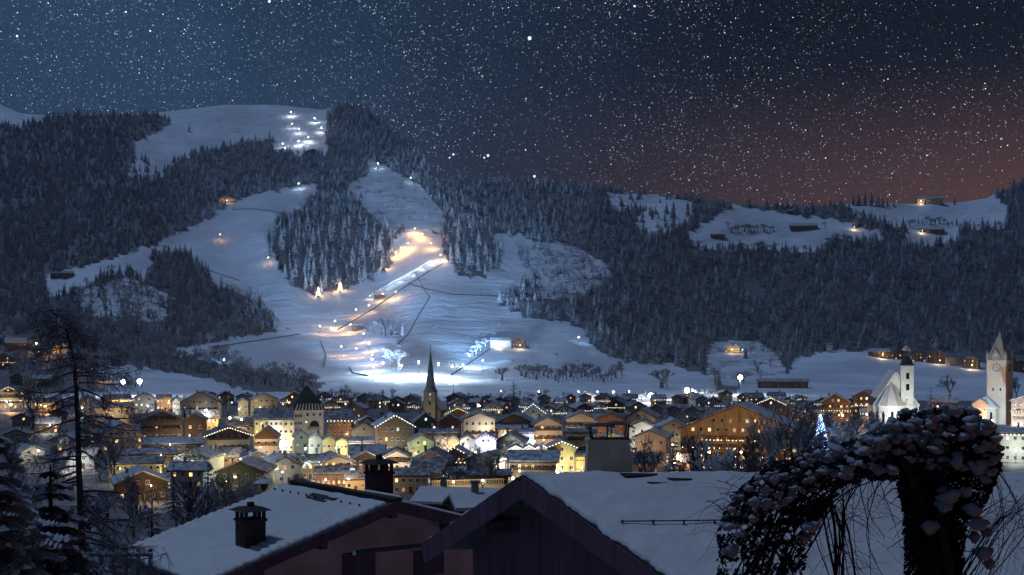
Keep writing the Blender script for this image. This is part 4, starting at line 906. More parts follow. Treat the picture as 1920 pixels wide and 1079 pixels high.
for i in range(5):
    a = 0.5 * (ang[i] + ang[i + 1]); link('choir_window', ARCH, pc, (cc + 6.72 * math.cos(a), 6.72 * 1.25 * math.sin(a) - .02, 3.4), (0, 0, a + R(90)), (1.3, 1, 3.1))
B = MB(); tx = 4.9
B.box(tx - 2.9, tx + 2.9, -3.2, 2.6, 0, 31.6, 0)
for z in (12.0, 23.6, 31.0): B.box(tx - 3.1, tx + 3.1, -3.4, 2.8, z, z + .35, 0)
tw2 = link('tower_wall', B.mesh('tower_wall', 'wall_white'), pc)
B = MB(); B.box(tx - 3.3, tx + 3.3, -3.6, 3.0, 31.62, 32.2); B.lathe([(3.2, 32.2), (2.6, 33.3), (2.3, 34.2), (1.6, 35.2), (1.5, 36.6), (1.9, 37.2), (1.2, 37.3)], 8, tx, -.3, 0, R(22.5)); B.lathe([(1.0, 37.3), (1.9, 38.3), (2.0, 39.0), (1.3, 40.2), (.35, 41.2), (.12, 42.6), (.02, 43.6)], 12, tx, -.3)
on = link('onion_roof', B.mesh('onion_roof', 'slate'), pc)
B = MB(); B.lathe([(1.95, 38.75), (2.06, 39.05), (1.36, 40.25), (.4, 41.3), (.05, 41.6)], 12, tx, -.3); link('roof_snow', B.mesh('roof_snow', 'roof_snow'), on)
for z in (25.0, 19.6): link('bell_opening', ARCH, pc, (tx + .2, -3.23, z), (0, 0, 0), (1.5, 1, 1.55))
for z in (15.0, 8.4): link('window', WIN['dark'], pc, (tx - .3, -3.203, z), (0, 0, 0), (.6, 1, .9))

# stout church tower with a clock and a pointed roof
loc, rz = place(1868, 640)
lf = thing('clock_tower_church', 'stout tan and pale blue clock tower with a steep pointed roof', 'church', loc, rz + R(-21))
B = MB(); B.box(-4.9, 4.9, 0, 9.8, 0, 33.4)
for z in (11, 22.6, 32.9): B.box(-5.05, 5.05, -.15, 9.95, z, z + .4)
link('tower_wall', B.mesh('tower_wall', 'wall_tan'), lf)
B = MB(); q = lambda r, z: [(-r, 4.9 - r, z), (r, 4.9 - r, z), (r, 4.9 + r, z), (-r, 4.9 + r, z)]
rg = [(5.3, 33.4), (4.2, 36.0), (0.12, 48.0)]
for (r1, z1), (r2, z2) in zip(rg[:-1], rg[1:]): B.hexa(q(r1, z1) + q(r2, z2))
pr = link('roof', B.mesh('roof', 'wall_stone'), lf)
B = MB()
for sx in (-1, 1):
    for sy in (-1, 1): B.lathe([(.75, 33.3), (.75, 35.4), (.95, 35.5), (.03, 38.6)], 6, sx * 4.6, 4.9 + sy * 4.6)
B.lathe([(.1, 47.8), (.3, 48.4), (.06, 48.9)], 6, 0, 4.9); B.box(-.05, .05, 4.85, 4.95, 48.9, 50.6); B.box(-.45, .45, 4.86, 4.94, 49.8, 49.9)
link('corner_turret', B.mesh('corner_turret', 'wall_stone'), pr)
B = MB(); B.extrude([(-1.9, 33.4), (1.9, 33.4), (1.9, 36.2), (0, 39.0), (-1.9, 36.2)], -.35, 3.5, 'y'); B.extrude([(-.25, 1), (.25, 1), (0, 1.2)], 0, 1, 'y') if False else None
link('clock_dormer', B.mesh('clock_dormer', 'wall_stone'), pr)
link('clock_face', clock_mesh(1.25), lf, (0, -.36, 36.0)); link('clock_face', clock_mesh(2.1), lf, (0.2, -.01, 29.6))
for sx, y, rz_ in ((1, 4.9, R(90)),): link('bell_opening', ARCH, lf, (4.91, 4.9, 27.6), (0, 0, R(90)), (2.0, 1, 2.0))
for x in (-1.6, 2.2): link('arched_opening', ARCH, lf, (x, -.003, 17.6), (0, 0, 0), (.7, 1, .8))
link('arched_opening', ARCH, lf, (4.903, 4.9, 15.5), (0, 0, R(90)), (.7, 1, .8))
B = MB(); B.lathe([(6.0, 0), (6.0, 9.0)], 8, -3.5, -4.0, 0, R(22.5)); link('chapel_wall', B.mesh('chapel_wall', 'wall_cream'), lf)
B = MB(); B.lathe([(6.7, 8.8), (6.7, 9.2), (.1, 15.2)], 8, -3.5, -4.0, 0, R(22.5)); link('chapel_roof', B.mesh('chapel_roof', 'roof_snow'), lf)
for a in (R(-135), R(-90), R(-45)): link('chapel_window', ARCH, lf, (-3.5 + 5.56 * math.cos(a), -4 + 5.56 * math.sin(a), 2.6), (0, 0, a + R(90)), (1.2, 1, 2.2))

# big balconied hotel
ht = house(1270, 1500, 760, 806, 884, 'g', 'ochre', 'big glowing hotel with tiers of balconies and tall orange posts', floors=5, cols=14, lit=.75, balc=0, d=420, yaw=-8, depth=22, cat='hotel', pane='gold', name='hotel')
s_ = 420 / F; Wd = 230 * s_; hw = Wd / 2 - 1
for i in range(9):
    x = -hw + 2 * hw * (i + .5) / 9; B = MB(); top = (124 - 46 * abs(x) / (Wd / 2)) * s_ - 1.2
    B.box(x - .28, x + .28, -1.45, -1.2, 0, top); link('post', B.mesh('post', 'wall_orange'), ht)
for k in range(4):
    z = 2.9 + 2.75 * k; wd = 2 * hw if k < 3 else 2 * hw * .7
    link('balcony', balcony_mesh(wd - .2, 'pale_timber'), ht, (0, -.003, z))
    string_lights('string_lights', [(-wd / 2 + wd * (i + .5) / 22, -1.3, z - .35) for i in range(22)], 'bulb_string', .10, ht)
string_lights('string_lights', [(-hw + 2 * hw * (i + .5) / 60 + random.uniform(-.3, .3), -3 - random.uniform(0, 5), random.uniform(.8, 2.2)) for i in range(60)], 'bulb_string', .10, ht)

# hillside villa on the crag
vd = float(D(1378., 662.)); vs_ = vd / F
loc = ((1366 - CX) * vs_, vd, ZC + (HY - 663) * vs_)
vl = thing('villa', 'small lit villa with a pointed tower roof on the crag', 'house', loc, facing(loc[0], loc[1]))
B = MB(); B.box(-4.2, 4.2, 0, 9, 0, 8.0); B.box(4.2, 13.5, 1, 9, 0, 6.6); link('wall', B.mesh('wall', 'wall_cream'), vl)
B = MB(); q = lambda r, z: [(-r, 4.5 - r, z), (r, 4.5 - r, z), (r, 4.5 + r, z), (-r, 4.5 + r, z)]; B.hexa(q(5.2, 8.0) + q(.1, 14.5)); B.extrude([(4.3, 6.6), (13.9, 6.6), (9.0, 12.2)], .4, 9.4, 'y'); link('roof', B.mesh('roof', 'roof_snow'), vl)
put_windows(vl, [('gold', x, -.003, z, 1.1, 1.5, 0) for x in (-2.7, 0, 2.7) for z in (2.2, 5.6)] + [('gold', x, .997, z, 1.1, 1.5, 0) for x in (6.2, 8.9, 11.6) for z in (2.2, 5.0)])
B = MB(); B.box(-9, 20, -2.2, -1.6, -1.6, .7); link('terrace_wall', B.mesh('terrace_wall', 'wall_stone'), vl)

# lit sign, long lit railing
sd = 380.; B = MB(); B.box(-1.3, 1.3, 0, .2, -.45, .45, 0); B.box(-1.2, 1.2, -.03, 0, -.36, .36, 1); B.box(-1.2, -1.1, .05, .15, -4, -.45, 0); B.box(1.1, 1.2, .05, .15, -4, -.45, 0)
o = link('shop_sign', B.mesh('shop_sign', ['metal_dark', 'pane_blue']), None, tuple(P(658, 881, sd)), (0, 0, facing(-49, sd))); tag(o, 'small blue glowing sign above the snowy hut', 'sign')
rl = thing('lit_railing', 'long balustrade glowing yellow below the dark gable', 'railing', tuple(P(878, 912, 215)), facing(-7, 215) + R(14))
B = MB(); B.box(-6.4, 6.4, -.1, .1, 1.0, 1.16); B.box(-6.4, 6.4, -.1, .1, 0, .12); link('handrail', B.mesh('handrail', 'wall_cream'), rl)
Bb = MB(); Bb.box(-.045, .045, -.045, .045, .12, 1.0); bm_ = Bb.mesh('baluster', 'wall_cream')
for i in range(44): link('baluster', bm_, rl, (-6.3 + 12.6 * i / 43, 0, 0))
B = MB(); B.box(-6.6, 6.6, -.4, 3, -12, -.003); link('terrace', B.mesh('terrace', 'wall_grey'), rl)
# roofs of the near houses between the two big roofs
house(765, 945, 925, 946, None, 'e', 'wood', 'near house with two snow roofs and a dark ridge line', d=175, yaw=-16, depth=9, snow='roof_snow', floors=2, cols=5, lit=.1)
house(850, 1010, 936, 956, None, 'e', 'wood', 'nearer snow roofed house tucked behind the big dark gable', d=135, yaw=12, depth=7, snow='roof_snow', floors=2, cols=5, lit=.0)

# ------------------------------------------------------------------ trees in and near the town
def spruce_parts(seed, h, rad, tiers, per, twigs, mat, lean=0.0, blade=0.055):
    """trunk and crown of a nearer spruce: whorls of drooping boughs feathered with side shoots"""
    r = random.Random(seed); Bt = MB(); Bc = MB()
    Bt.tube([(0, 0, 0), (lean * .3, 0, h * .5), (lean, 0, h * .98)], [rad * .075, rad * .05, .012], 6)
    for t in range(tiers):
        f = (t + r.uniform(-.2, .2)) / tiers; f = max(0, f); z = h * (.08 + .90 * f); L = rad * (1 - f) ** .8 * r.uniform(.85, 1.1) + .04 * h * .3
        for k in range(max(4, int(per * (1 - .4 * f)))):
            q = r.uniform(0, 6.28); ln = L * r.uniform(.7, 1.12); dirv = Vector((math.cos(q), math.sin(q), 0)); side = Vector((-dirv.y, dirv.x, 0))
            drop = ln * r.uniform(.25, .5); p0 = Vector((lean * f, 0, z)); pts = []
            for i in range(5):
                u = i / 4; pts.append(p0 + dirv * ln * u + Vector((0, 0, .10 * ln * u - drop * u * u + .14 * ln * max(0, u - .7))))
            Bc.tube(pts, [.012 * rad + .004, .010 * rad, .008 * rad, .006 * rad, .003 * rad], 3)
            for i in range(twigs):
                u = (i + .6) / twigs; a = u * 4; j = min(3, int(a)); c = pts[j].lerp(pts[j + 1], a - j)
                w = ln * .34 * (1 - u * .75) * r.uniform(.7, 1.2); bw = blade * rad * r.uniform(.8, 1.3)
                for sg in (-1, 1):
                    e = c + side * sg * w + dirv * w * .55 + Vector((0, 0, -w * r.uniform(.15, .55)))
                    n = dirv * bw * .6 + Vector((0, 0, bw * .35))
                    Bc.add([c - n, c + n, e + n * .3, e - n * .5], [(0, 1, 2, 3)])
    return Bt.mesh('trunk', 'bark'), Bc.mesh('crown', mat)
def spruce(name, meshes, label, loc, s=1.0, rz=0.0, group=None):
    o = thing(name, label, 'tree', loc, rz, group); o.scale = (s, s, s)
    link('trunk', meshes[0], o); link('crown', meshes[1], o); return o
SPR = [spruce_parts(31, 10, 2.3, 15, 9, 5, 'needles_dark', 0, .075), spruce_parts(32, 10, 1.9, 14, 9, 5, 'needles_frost', 0, .075)]
def on_ground(px, d): return ((px - CX) / F * d, d, float(near_z(d)) - .1)
for px, top, d, lb, k in ((1262, 800, 330, 'dark tall spruce in front of the big hotel', 0), (963, 709, 760, 'slim dark spruce standing alone behind the town', 0), (285, 904, 150, 'small dark spruce left of the snowy roof', 0),
        (325, 858, 300, 'spruce before the yellow green house, left of two', 0), (390, 850, 300, 'spruce before the yellow green house, right of two', 0), (1745, 722, 560, 'dark spruce between the two churches', 0), (1325, 822, 300, 'snowy spruce left of the big hotel', 1),
        (1068, 866, 370, 'little snowy spruce at the foot of the tall yellow house', 1), (1015, 752, 720, 'dark spruce behind the white outlined chalet', 0), (345, 735, 690, 'pale spruce left of the wide cream hotel', 1), (1118, 738, 800, 'dark spruce beside the far road', 0), (50, 745, 640, 'snowy spruce by the balconied hotel', 1), (632, 885, 330, 'dark little spruce by the glowing shop', 0)):
    loc = on_ground(px, d); h = ZC + (HY - top) / F * d - loc[2]
    spruce('spruce', SPR[k], lb, loc, h / 10, px * 1.7)
def bare_at(px, top, d, label, mesh, group=None, name='bare_tree', w=1.0):
    loc = on_ground(px, d); h = ZC + (HY - top) / F * d - loc[2]
    return single_tree(name, mesh, label, 'tree', loc, h, w, group)
TWIG = [bare_mesh('fine_twigged_tree', 'bark_frost', s, 5, .55, .02, .22, .35, (3, 4), .0022) for s in (51, 52)]
TWIGW = bare_mesh('rimed_fine_tree', 'bark_white', 53, 5, .5, .02, .2, .5, (3, 4), .0026)
RT = random.Random(77)
GB = 'leafless trees in the belt behind the town'
for x in list(range(556, 740, 15)) + list(range(860, 1075, 14)) + list(range(1150, 1180, 12)):
    bare_at(x + RT.uniform(-6, 6), RT.uniform(716, 738) if x < 740 else RT.uniform(728, 746), RT.uniform(800, 930), 'leafless brown tree in the belt behind the town ' + zone(x), RT.choice(TWIG + BARE), GB, w=1.15)
GS = 'leafless trees on the snow above the road'
for x, y, h in [(942, 713, 13), (1165, 705, 17), (1242, 728, 18), (1250, 730, 14)] + [(x, RT.uniform(704, 718), RT.uniform(8, 15)) for x in range(978, 1160, 7)]:
    single_tree('bare_tree', RT.choice(TWIG + BUSH + BUSH), 'leafless shrub or tree on the snow above the far road', 'tree', tuple(ground(np.array(float(x)), np.array(float(y)))), h, 1.5, GS)
GL = 'leafless garden trees below the left part of town'
for k in range(46):
    x = RT.uniform(-10, 600); d = RT.uniform(110, 310); loc = on_ground(x, d)
    single_tree('bare_tree', RT.choice(TWIG + BUSH + [TWIGW]), 'leafless garden tree or shrub below the town ' + zone(x), 'tree', loc, RT.uniform(3.5, 8.5), RT.uniform(1.1, 1.7), GL)
GO = 'rimed orchard trees under the white lamps'
for x in (1302, 1318, 1331, 1347, 1358, 1372, 1398, 1412): bare_at(x, 728 + (x % 7), 905, 'little rimed orchard tree under the dazzling white lamps', TWIGW, GO, 'rimed_tree', 1.2)
for x in (1370, 1395, 1420, 1440, 1462): bare_at(x, 752 + (x % 6), 700, 'pale rimed tree behind the big hotel roof', TWIGW, 'rimed trees behind the hotel roof', 'rimed_tree', 1.4)
for a in ((427, 737, 700, 'dark round leafless tree behind the golden lamps', TWIG[0], 1.0), (1782, 702, 900, 'round leafless tree on the right snowfield', TWIG[1], 1.1), (1905, 704, 900, 'leafless tree on the snow at the right edge', TWIG[0], 1.1),
          (455, 878, 230, 'pale rimed tree lit from below beside the snowy roof', TWIGW, .8), (1580, 790, 470, 'frosted tree glowing gold left of the church', TWIGW, 1.2), (345, 885, 200, 'leafless tree with red brown twigs left of the snowy roof', TWIG[0], 1.0),
          (410, 880, 215, 'leafless tree behind the snowy roof edge', TWIG[1], .9), (1215, 815, 330, 'thin leafless tree before the pink house', TWIG[1], .9), (1300, 800, 280, 'leafless tree left of the hotel posts', TWIG[0], .9), (1350, 815, 260, 'snowy leafless tree before the hotel', TWIGW, .9),
          (1450, 770, 330, 'glowing leafless tree before the right end of the hotel', TWIGW, 1.0), (1420, 800, 240, 'thin twigged tree before the hotel middle', TWIG[0], .8), (1490, 745, 300, 'tall dark leafless tree right of the hotel', TWIG[1], 1.0), (1515, 760, 320, 'second tall dark leafless tree right of the hotel', TWIG[0], 1.0),
          (1385, 835, 200, 'low leafless tree close behind the big snow roof', TWIG[1], 1.0), (250, 880, 260, 'leafless tree left of the small spruce', TWIG[0], 1.0), (850, 858, 330, 'dark leafless tree below the market hall', TWIG[1], 1.1), (925, 850, 340, 'dark leafless tree below the violet house', TWIG[0], 1.1), (700, 868, 330, 'leafless tree right of the brown gable', TWIG[0], .8),
          (560, 880, 300, 'low leafless tree above the roof ridge', TWIG[0], 1.0), (60, 700, 600, 'leafless tree left of the larch', TWIG[0], 1.1), (200, 735, 640, 'leafless tree right of the larch', TWIG[1], 1.1), (100, 800, 400, 'leafless tree behind the larch trunk', TWIG[1], 1.0), (215, 820, 360, 'bare tree before the pinkish hotel', TWIG[0], .9), (20, 820, 350, 'bare tree at the left edge above the dark spruce', TWIG[0], 1.0),
          (1640, 765, 500, 'dark leafless tree left of the church choir', TWIG[0], 1.2), (1600, 770, 480, 'dark bare tree below the lit brown chalet', TWIG[1], 1.2), (1550, 765, 500, 'dark bare tree below the balcony chalet', TWIG[0], 1.2), (1800, 760, 480, 'dark bare tree before the clock tower', TWIG[1], 1.2)):
    bare_at(a[0], a[1], a[2], a[3], a[4], 'leafless trees about the town', w=a[5])
# spruce wound with cold bulbs
loc = on_ground(1538, 470); hh = ZC + (HY - 776) / F * 470 - loc[2]
bt_ = spruce('bulb_spruce', SPR[0], 'spruce wound with blue white bulbs left of the church', loc, hh / 10)
string_lights('string_lights', [((.1 + 2.3 * (1 - i / 150) ** .9) * math.cos(i * 2.4), (.1 + 2.3 * (1 - i / 150) ** .9) * math.sin(i * 2.4), .8 + 9 * i / 150) for i in range(150)], 'bulb_string_blue', .12, bt_)
for x, y, h in ((1118, 622, 25), (1128, 618, 29), (1138, 626, 24)):
    single_tree('snowy_conifer', CON_FROST[x % 3], 'snow white conifer at the corner of the right hand wood', 'tree', tuple(ground(np.array(float(x)), np.array(float(y)))), h, 1.1, 'white conifers at the corner of the wood')

GT = 'trees by the lamps of the lower ski run'
for x, y, h, m_, nm in ((715, 628, 22, BARE[0], 'bare_tree'), (723, 631, 25, BARE[1], 'bare_tree'), (702, 626, 18, BARE[0], 'bare_tree'), (690, 622, 11, BUSH[0], 'bare_tree'), (733, 629, 16, CON_FROST[0], 'snowy_conifer'), (743, 631, 17, CON_FROST[1], 'snowy_conifer'), (755, 629, 15, CON_FROST[2], 'snowy_conifer'),
                  (735, 690, 20, TWIGW, 'rimed_tree'), (748, 696, 24, TWIGW, 'rimed_tree'), (725, 672, 12, TWIGW, 'rimed_tree'), (745, 660, 10, TWIGW, 'rimed_tree'), (760, 680, 13, TWIGW, 'rimed_tree')):
    single_tree(nm, m_, {'bare_tree': 'leafless tall tree by the warm lamps of the lower ski run', 'snowy_conifer': 'snowy conifer right of the tall leafless trees on the lower run', 'rimed_tree': 'white rimed tree between the lower run and the stadium'}[nm], 'tree', tuple(ground(np.array(float(x)), np.array(float(y)))), h, 1.3, GT)
for x, y, h in ((886, 668, 9), (893, 664, 12), (901, 658, 13), (910, 652, 12), (878, 672, 7)):
    single_tree('rimed_tree', TWIGW, 'white rimed tree left of the hillside inn', 'tree', tuple(ground(np.array(float(x)), np.array(float(y)))), h, 1.6, 'rimed trees by the inn')
for k in range(34):
    x, y = RT.uniform(780, 1090), RT.uniform(530, 690)
    if in_poly(x, y, OPEN['centre']) and y > 520: single_tree('bush', BUSH[0], 'small dark bush on the open blue slope', 'bush', tuple(ground(np.array(x), np.array(y))), RT.uniform(1.6, 4), 1.3, 'small bushes on the open slope')
for x, y, h in [(x, RT.uniform(430, 437), RT.uniform(6, 14)) for x in range(1372, 1452, 6)]: single_tree('bare_tree', RT.choice(TWIG + BUSH * 3), 'leafless tree in the row between the two alp barns', 'tree', tuple(ground(np.array(float(x)), np.array(y))), h, 1.2, 'tree row between the alp barns')
for x, y, h in [(x, RT.uniform(418, 428), RT.uniform(5, 15)) for x in range(1690, 1880, 8)]: single_tree('bare_tree', RT.choice(TWIG + BUSH * 3 + CON_DARK), 'leafless tree in the broken row across the far alp', 'tree', tuple(ground(np.array(float(x)), np.array(y))), h, 1.2, 'tree row across the far alp')
GV = 'small trees between the town houses'
for k in range(70):
    x = RT.uniform(180, 1640); bs_ = RT.uniform(800, 905); d = 99674 / (bs_ - 640); loc = on_ground(x, d)
    if RT.random() < .45: spruce('spruce', SPR[RT.randint(0, 1)], 'small spruce squeezed between the town houses ' + zone(x), loc, RT.uniform(.5, .95), x, GV)
    else: single_tree('bare_tree', RT.choice(TWIG + BUSH), 'leafless tree squeezed between the town houses ' + zone(x), 'tree', loc, RT.uniform(6, 11), 1.2, GV)

# ------------------------------------------------------------------ lamps: mast, head and the light it gives
def lamp_meshes():
    B = MB(); B.tube([(0, 0, -1), (0, 0, .93)], .07, 6); B.lathe([(.12, -1), (.12, -.94)], 6)
    post = B.mesh('post', 'metal_dark')
    B = MB(); B.lathe([(.06, .93), (.20, .96), (.24, 1.0), (.18, 1.05), (.04, 1.08)], 8); return post, B
POST, _ = lamp_meshes()
def globe(mat):
    B = MB(); B.lathe([(.03, -.5), (.35, -.36), (.5, 0), (.35, .36), (.03, .5)], 8); return B.mesh('lamp_head', mat, True)
HEAD = {}
def lamp(px, py, d, ground_z, label, col=(1, .62, .28), power=400, size=.5, group=None, name='street_lamp', bulb=None, spot=None):
    p = P(px, py, d); h = max(2.0, p.z - ground_z)
    root = thing(name, label, 'lamp', (p.x, p.y, ground_z), 0, group)
    link('post', POST, root, (0, 0, h * .5), (0, 0, 0), (1 + h / 12, 1 + h / 12, h * .5))
    bulb = bulb or ('bulb_white' if col[2] > .7 else 'bulb_warm')
    if bulb not in HEAD: HEAD[bulb] = globe(bulb)
    link('lamp_head', HEAD[bulb], root, (0, 0, h + size * .3), (0, 0, 0), (size,) * 3)
    ld = bpy.data.lights.new('lamp_light', 'SPOT' if spot else 'POINT'); ld.energy = power; ld.color = col; ld.shadow_soft_size = max(.3, size * .6)
    lo = link('lamp_light', ld, root, (0, 0, h - .35 * size if not spot else h + size))
    if spot:
        t = Vector(spot[0]) - Vector((p.x, p.y, ground_z + h)); lo.rotation_euler = t.to_track_quat('-Z', 'Y').to_euler(); ld.spot_size = spot[1]; ld.spot_blend = .8
    return root
def slope_lamp(px, py, label, h=9, col=(1, .60, .25), power=9000, size=1.6, **kw):
    """px, py: where the lamp stands on the slope"""
    d = float(D(px, py)); g = P(px, py, d); q = HY - (g.z + h - ZC) / d * F
    return lamp(px, q, d, g.z, label, col, power, size, name='floodlight', **kw)
WARM, WHITE, COOL = (1, .52, .17), (.92, .96, 1.0), (.62, .82, 1.0)
G1 = 'lamps along the ski run'
for a in (
 (778, 442, 'topmost warm lamp of the lit ski run', WARM, 14000), (792, 452, 'warm lamp just below the topmost on the ski run', WARM, 9000), (765, 470, 'warm lamp at the left edge of the upper run', WARM, 12000),
 (742, 487, 'warm lamp by the corner of the west grove', WARM, 8000), (826, 492, 'warm lamp at the foot of the east grove', WARM, 8000), (722, 508, 'warm lamp beside the white ramp top', WARM, 7000),
 (718, 566, 'bright warm lamp at the middle of the run', WARM, 16000), (742, 562, 'warm lamp right of the start hut', WARM, 8000), (692, 588, 'warm lamp above the lower run', WARM, 5000),
 (628, 618, 'bright warm lamp at the left of the lower run', WARM, 15000), (657, 625, 'bright warm lamp by the lift hut', WARM, 15000), (682, 643, 'warm lamp below the lift hut', WARM, 9000),
 (692, 662, 'warm lamp on the lower bend', WARM, 9000), (698, 685, 'lowest warm lamp of the ski run', WARM, 9000), (640, 668, 'added warm lamp left of the lower bend', WARM, 7000), (668, 672, 'added warm lamp in the hollow of the lower bend', WARM, 7000), (668, 596, 'added warm lamp over the middle bend', WARM, 6000), (752, 478, 'added warm lamp inside the upper bend', WARM, 8000), (808, 470, 'added warm lamp right of the upper run', WARM, 9000), (600, 628, 'added warm lamp far left of the lower run', WARM, 5000),  # lamps after the lowest one are added to spread the golden glow
 (597, 556, 'warm lamp by the lit spruce below the grove', WARM, 6000), (637, 548, 'warm lamp by the second lit spruce', WARM, 7000),
 (413, 453, 'lone small lamp on the wide left piste', WARM, 1200), (503, 497, 'lamp at the edge of the wide left piste', WARM, 1200),
 (560, 356, 'white lamp where the upper piste meets the wood', COOL, 7000), (709, 318, 'white lamp in the gap below the peak', COOL, 5000), (770, 345, 'white lamp on the scree track', COOL, 5000),
 (545, 220, 'white lamp high on the plateau', WHITE, 16000), (590, 232, 'warm white lamp right on the plateau', WHITE, 12000), (548, 242, 'white lamp on the second plateau terrace', WHITE, 9000), (603, 250, 'white lamp by the peak wood', WHITE, 12000),
 (560, 252, 'white lamp over the bright terrace', WHITE, 12000), (578, 268, 'brightest lamp of the snow terraces', WHITE, 22000), (560, 275, 'white lamp on the lowest snow terrace', WHITE, 16000), (530, 280, 'white lamp at the left end of the snow terraces', WHITE, 9000)):
    slope_lamp(a[0], a[1], a[2], 11, a[3], a[4] * ((1.5 if a[1] < 560 else .95) if a[3] is WARM else .55), 1.0, group=G1)
G2 = 'floodlight masts of the finish stadium'
for i, a in enumerate(((718, 706, 'left floodlight mast of the stadium'), (752, 712, 'second floodlight mast of the stadium'), (785, 704, 'floodlight mast just left of the church spire'),
          (822, 708, 'floodlight mast just right of the church spire'), (848, 714, 'right floodlight mast of the stadium'), (880, 690, 'floodlight mast on the bright strip right of the stadium'), (697, 698, 'floodlight mast under the lowest warm lamp'))):
    slope_lamp(a[0], a[1], a[2], 13, COOL, 75000 if i < 5 else 24000, 1.8, group=G2)
for px, py, lb, tx_, ty_, pw, ang in ((700, 716, 'tall mast throwing light on the west grove', 640, 470, 1.3e7, R(34)), (868, 712, 'tall mast throwing light on the east grove', 875, 480, 1.0e7, R(30)), (905, 702, 'tall mast throwing light over the right slope', 950, 540, 1.2e6, R(46)),
        (1085, 655, 'mast throwing light on the white conifers', 1128, 605, 7e4, R(70)), (420, 700, 'mast throwing light on the rimed wood at the lower left', 400, 650, 5e4, R(90))):
    d = float(D(px, py)); g = P(px, py, d); dt = float(D(tx_, ty_)); tg = P(tx_, ty_, dt) + Vector((0, 0, 8))
    lamp(px, HY - (g.z + 14 - ZC) / d * F, d, g.z, lb, (.32, .58, 1.0), pw, .9, G2, 'floodlight', 'bulb_white', (tg, ang))
G3 = 'bright white lamps at the edge of town'
for px, py, d, lb, pw, sz in ((231, 719, 960, 'left of the twin white floodlights over the valley field', 22000, 3.4), (262, 718, 960, 'right of the twin white floodlights over the valley field', 22000, 3.6),
        (1220, 745, 860, 'lowest of the three dazzling white lamps right of centre', 40000, 3.4), (1288, 735, 900, 'middle of the three dazzling white lamps right of centre', 45000, 3.6), (1388, 711, 980, 'highest of the three dazzling white lamps right of centre', 45000, 3.6),
        (386, 771, 590, 'white street lamp over the grey roofed yellow house', 1600, 1.0), (914, 838, 425, 'dazzling white lamp in front of the violet house', 2600, 1.2), (1046, 887, 372, 'small white lamp below the orange chalet', 300, .5),
        (898, 762, 700, 'white lamp beside the yellow bulb roof', 1500, 1.0), (1900, 823, 440, 'white lamp at the lit terrace by the right edge', 900, .7), (850, 716, 1000, 'small lamp on the road behind the spire', 1200, 1.0)):
    lamp(px, py, d, 0.0, lb, WHITE if px != 914 else (.75, .8, 1), pw, sz, G3, 'floodlight')
G4 = 'warm lamps of the old town square'
for px, py, d, lb, pw in ((431, 785, 590, 'biggest golden lamp left of the tower block', 3200), (453, 789, 585, 'middle golden lamp left of the tower block', 2200), (473, 794, 575, 'golden lamp nearest the tower block', 2000),
        (893, 797, 540, 'warm lamp in front of the tan gabled house', 500), (20, 760, 740, 'golden lamp before the balconied hotel', 3500), (85, 764, 730, 'golden lamp before the lit terrace building', 3000), (222, 763, 745, 'golden lamp before the ochre inn', 3500), (272, 765, 745, 'pale lamp before the white portico building', 5200),
        (1445, 840, 400, 'orange lamp among the twigs before the big hotel', 900), (1330, 850, 398, 'orange lamp at the left of the big hotel', 800), (1390, 850, 398, 'orange lamp at the middle of the big hotel', 900),
        (1580, 780, 640, 'golden lamp before the balcony chalet left of the church', 1500), (1625, 778, 640, 'golden lamp before the lit brown chalet', 1500), (1860, 790, 590, 'warm lamp lighting the tan face of the clock tower', 14000),
        (1925, 795, 600, 'warm lamp before the chalet at the right edge', 2200), (160, 690, float(D(160., 690.)) - 30, 'orange lamp among the houses right of the larch', 6000), (92, 655, float(D(92., 662.)) - 20, 'orange lamp in the left hamlet', 6000), (68, 645, float(D(68., 655.)) - 20, 'orange lamp high in the left hamlet', 5000), (195, 700, 1180, 'reddish lamp at the end of the valley field', 3000)):
    gz = 0.0 if d < 1000 else P(px, 0, d).z * 0 + max(0, P(px, py, d).z - 7)
    lamp(px, py, d, gz, lb, WARM if 'pale' not in lb else (.85, .85, 1), pw * 2.2, .9 if d < 650 else 1.3, G4)
lamp(1660, 800, 575, 0, 'pale lamp at the foot of the white church choir', (.97, .98, .95), 22000, .6, G4); lamp(1712, 802, 570, 0, 'greenish lamp at the foot of the onion tower', (.88, 1.0, .94), 24000, .6, G4)
lamp(1905, 800, 606, 0, 'cold blue lamp lighting the right face of the clock tower', (.42, .72, 1.0), 60000, .6, G4)
lamp(590, 836, 478, 0, 'pale lamp at the foot of the white tower', (.95, .95, .82), 4500, .5, G4); lamp(525, 840, 480, 0, 'pale lamp in front of the tall terrace', (.95, .92, .78), 4500, .5, G4)
lamp(800, 796, 605, 0, 'warm lamp at the foot of the stone church tower', (1, .8, .55), 4000, .5, G4)
lamp(850, 905, 209, float(near_z(209)), 'left golden lamp added to light the railing', (1, .72, .3), 900, .3, G4); lamp(905, 902, 209, float(near_z(209)), 'right golden lamp added to light the railing', (1, .72, .3), 900, .3, G4)  # both lamps are added to light the railing
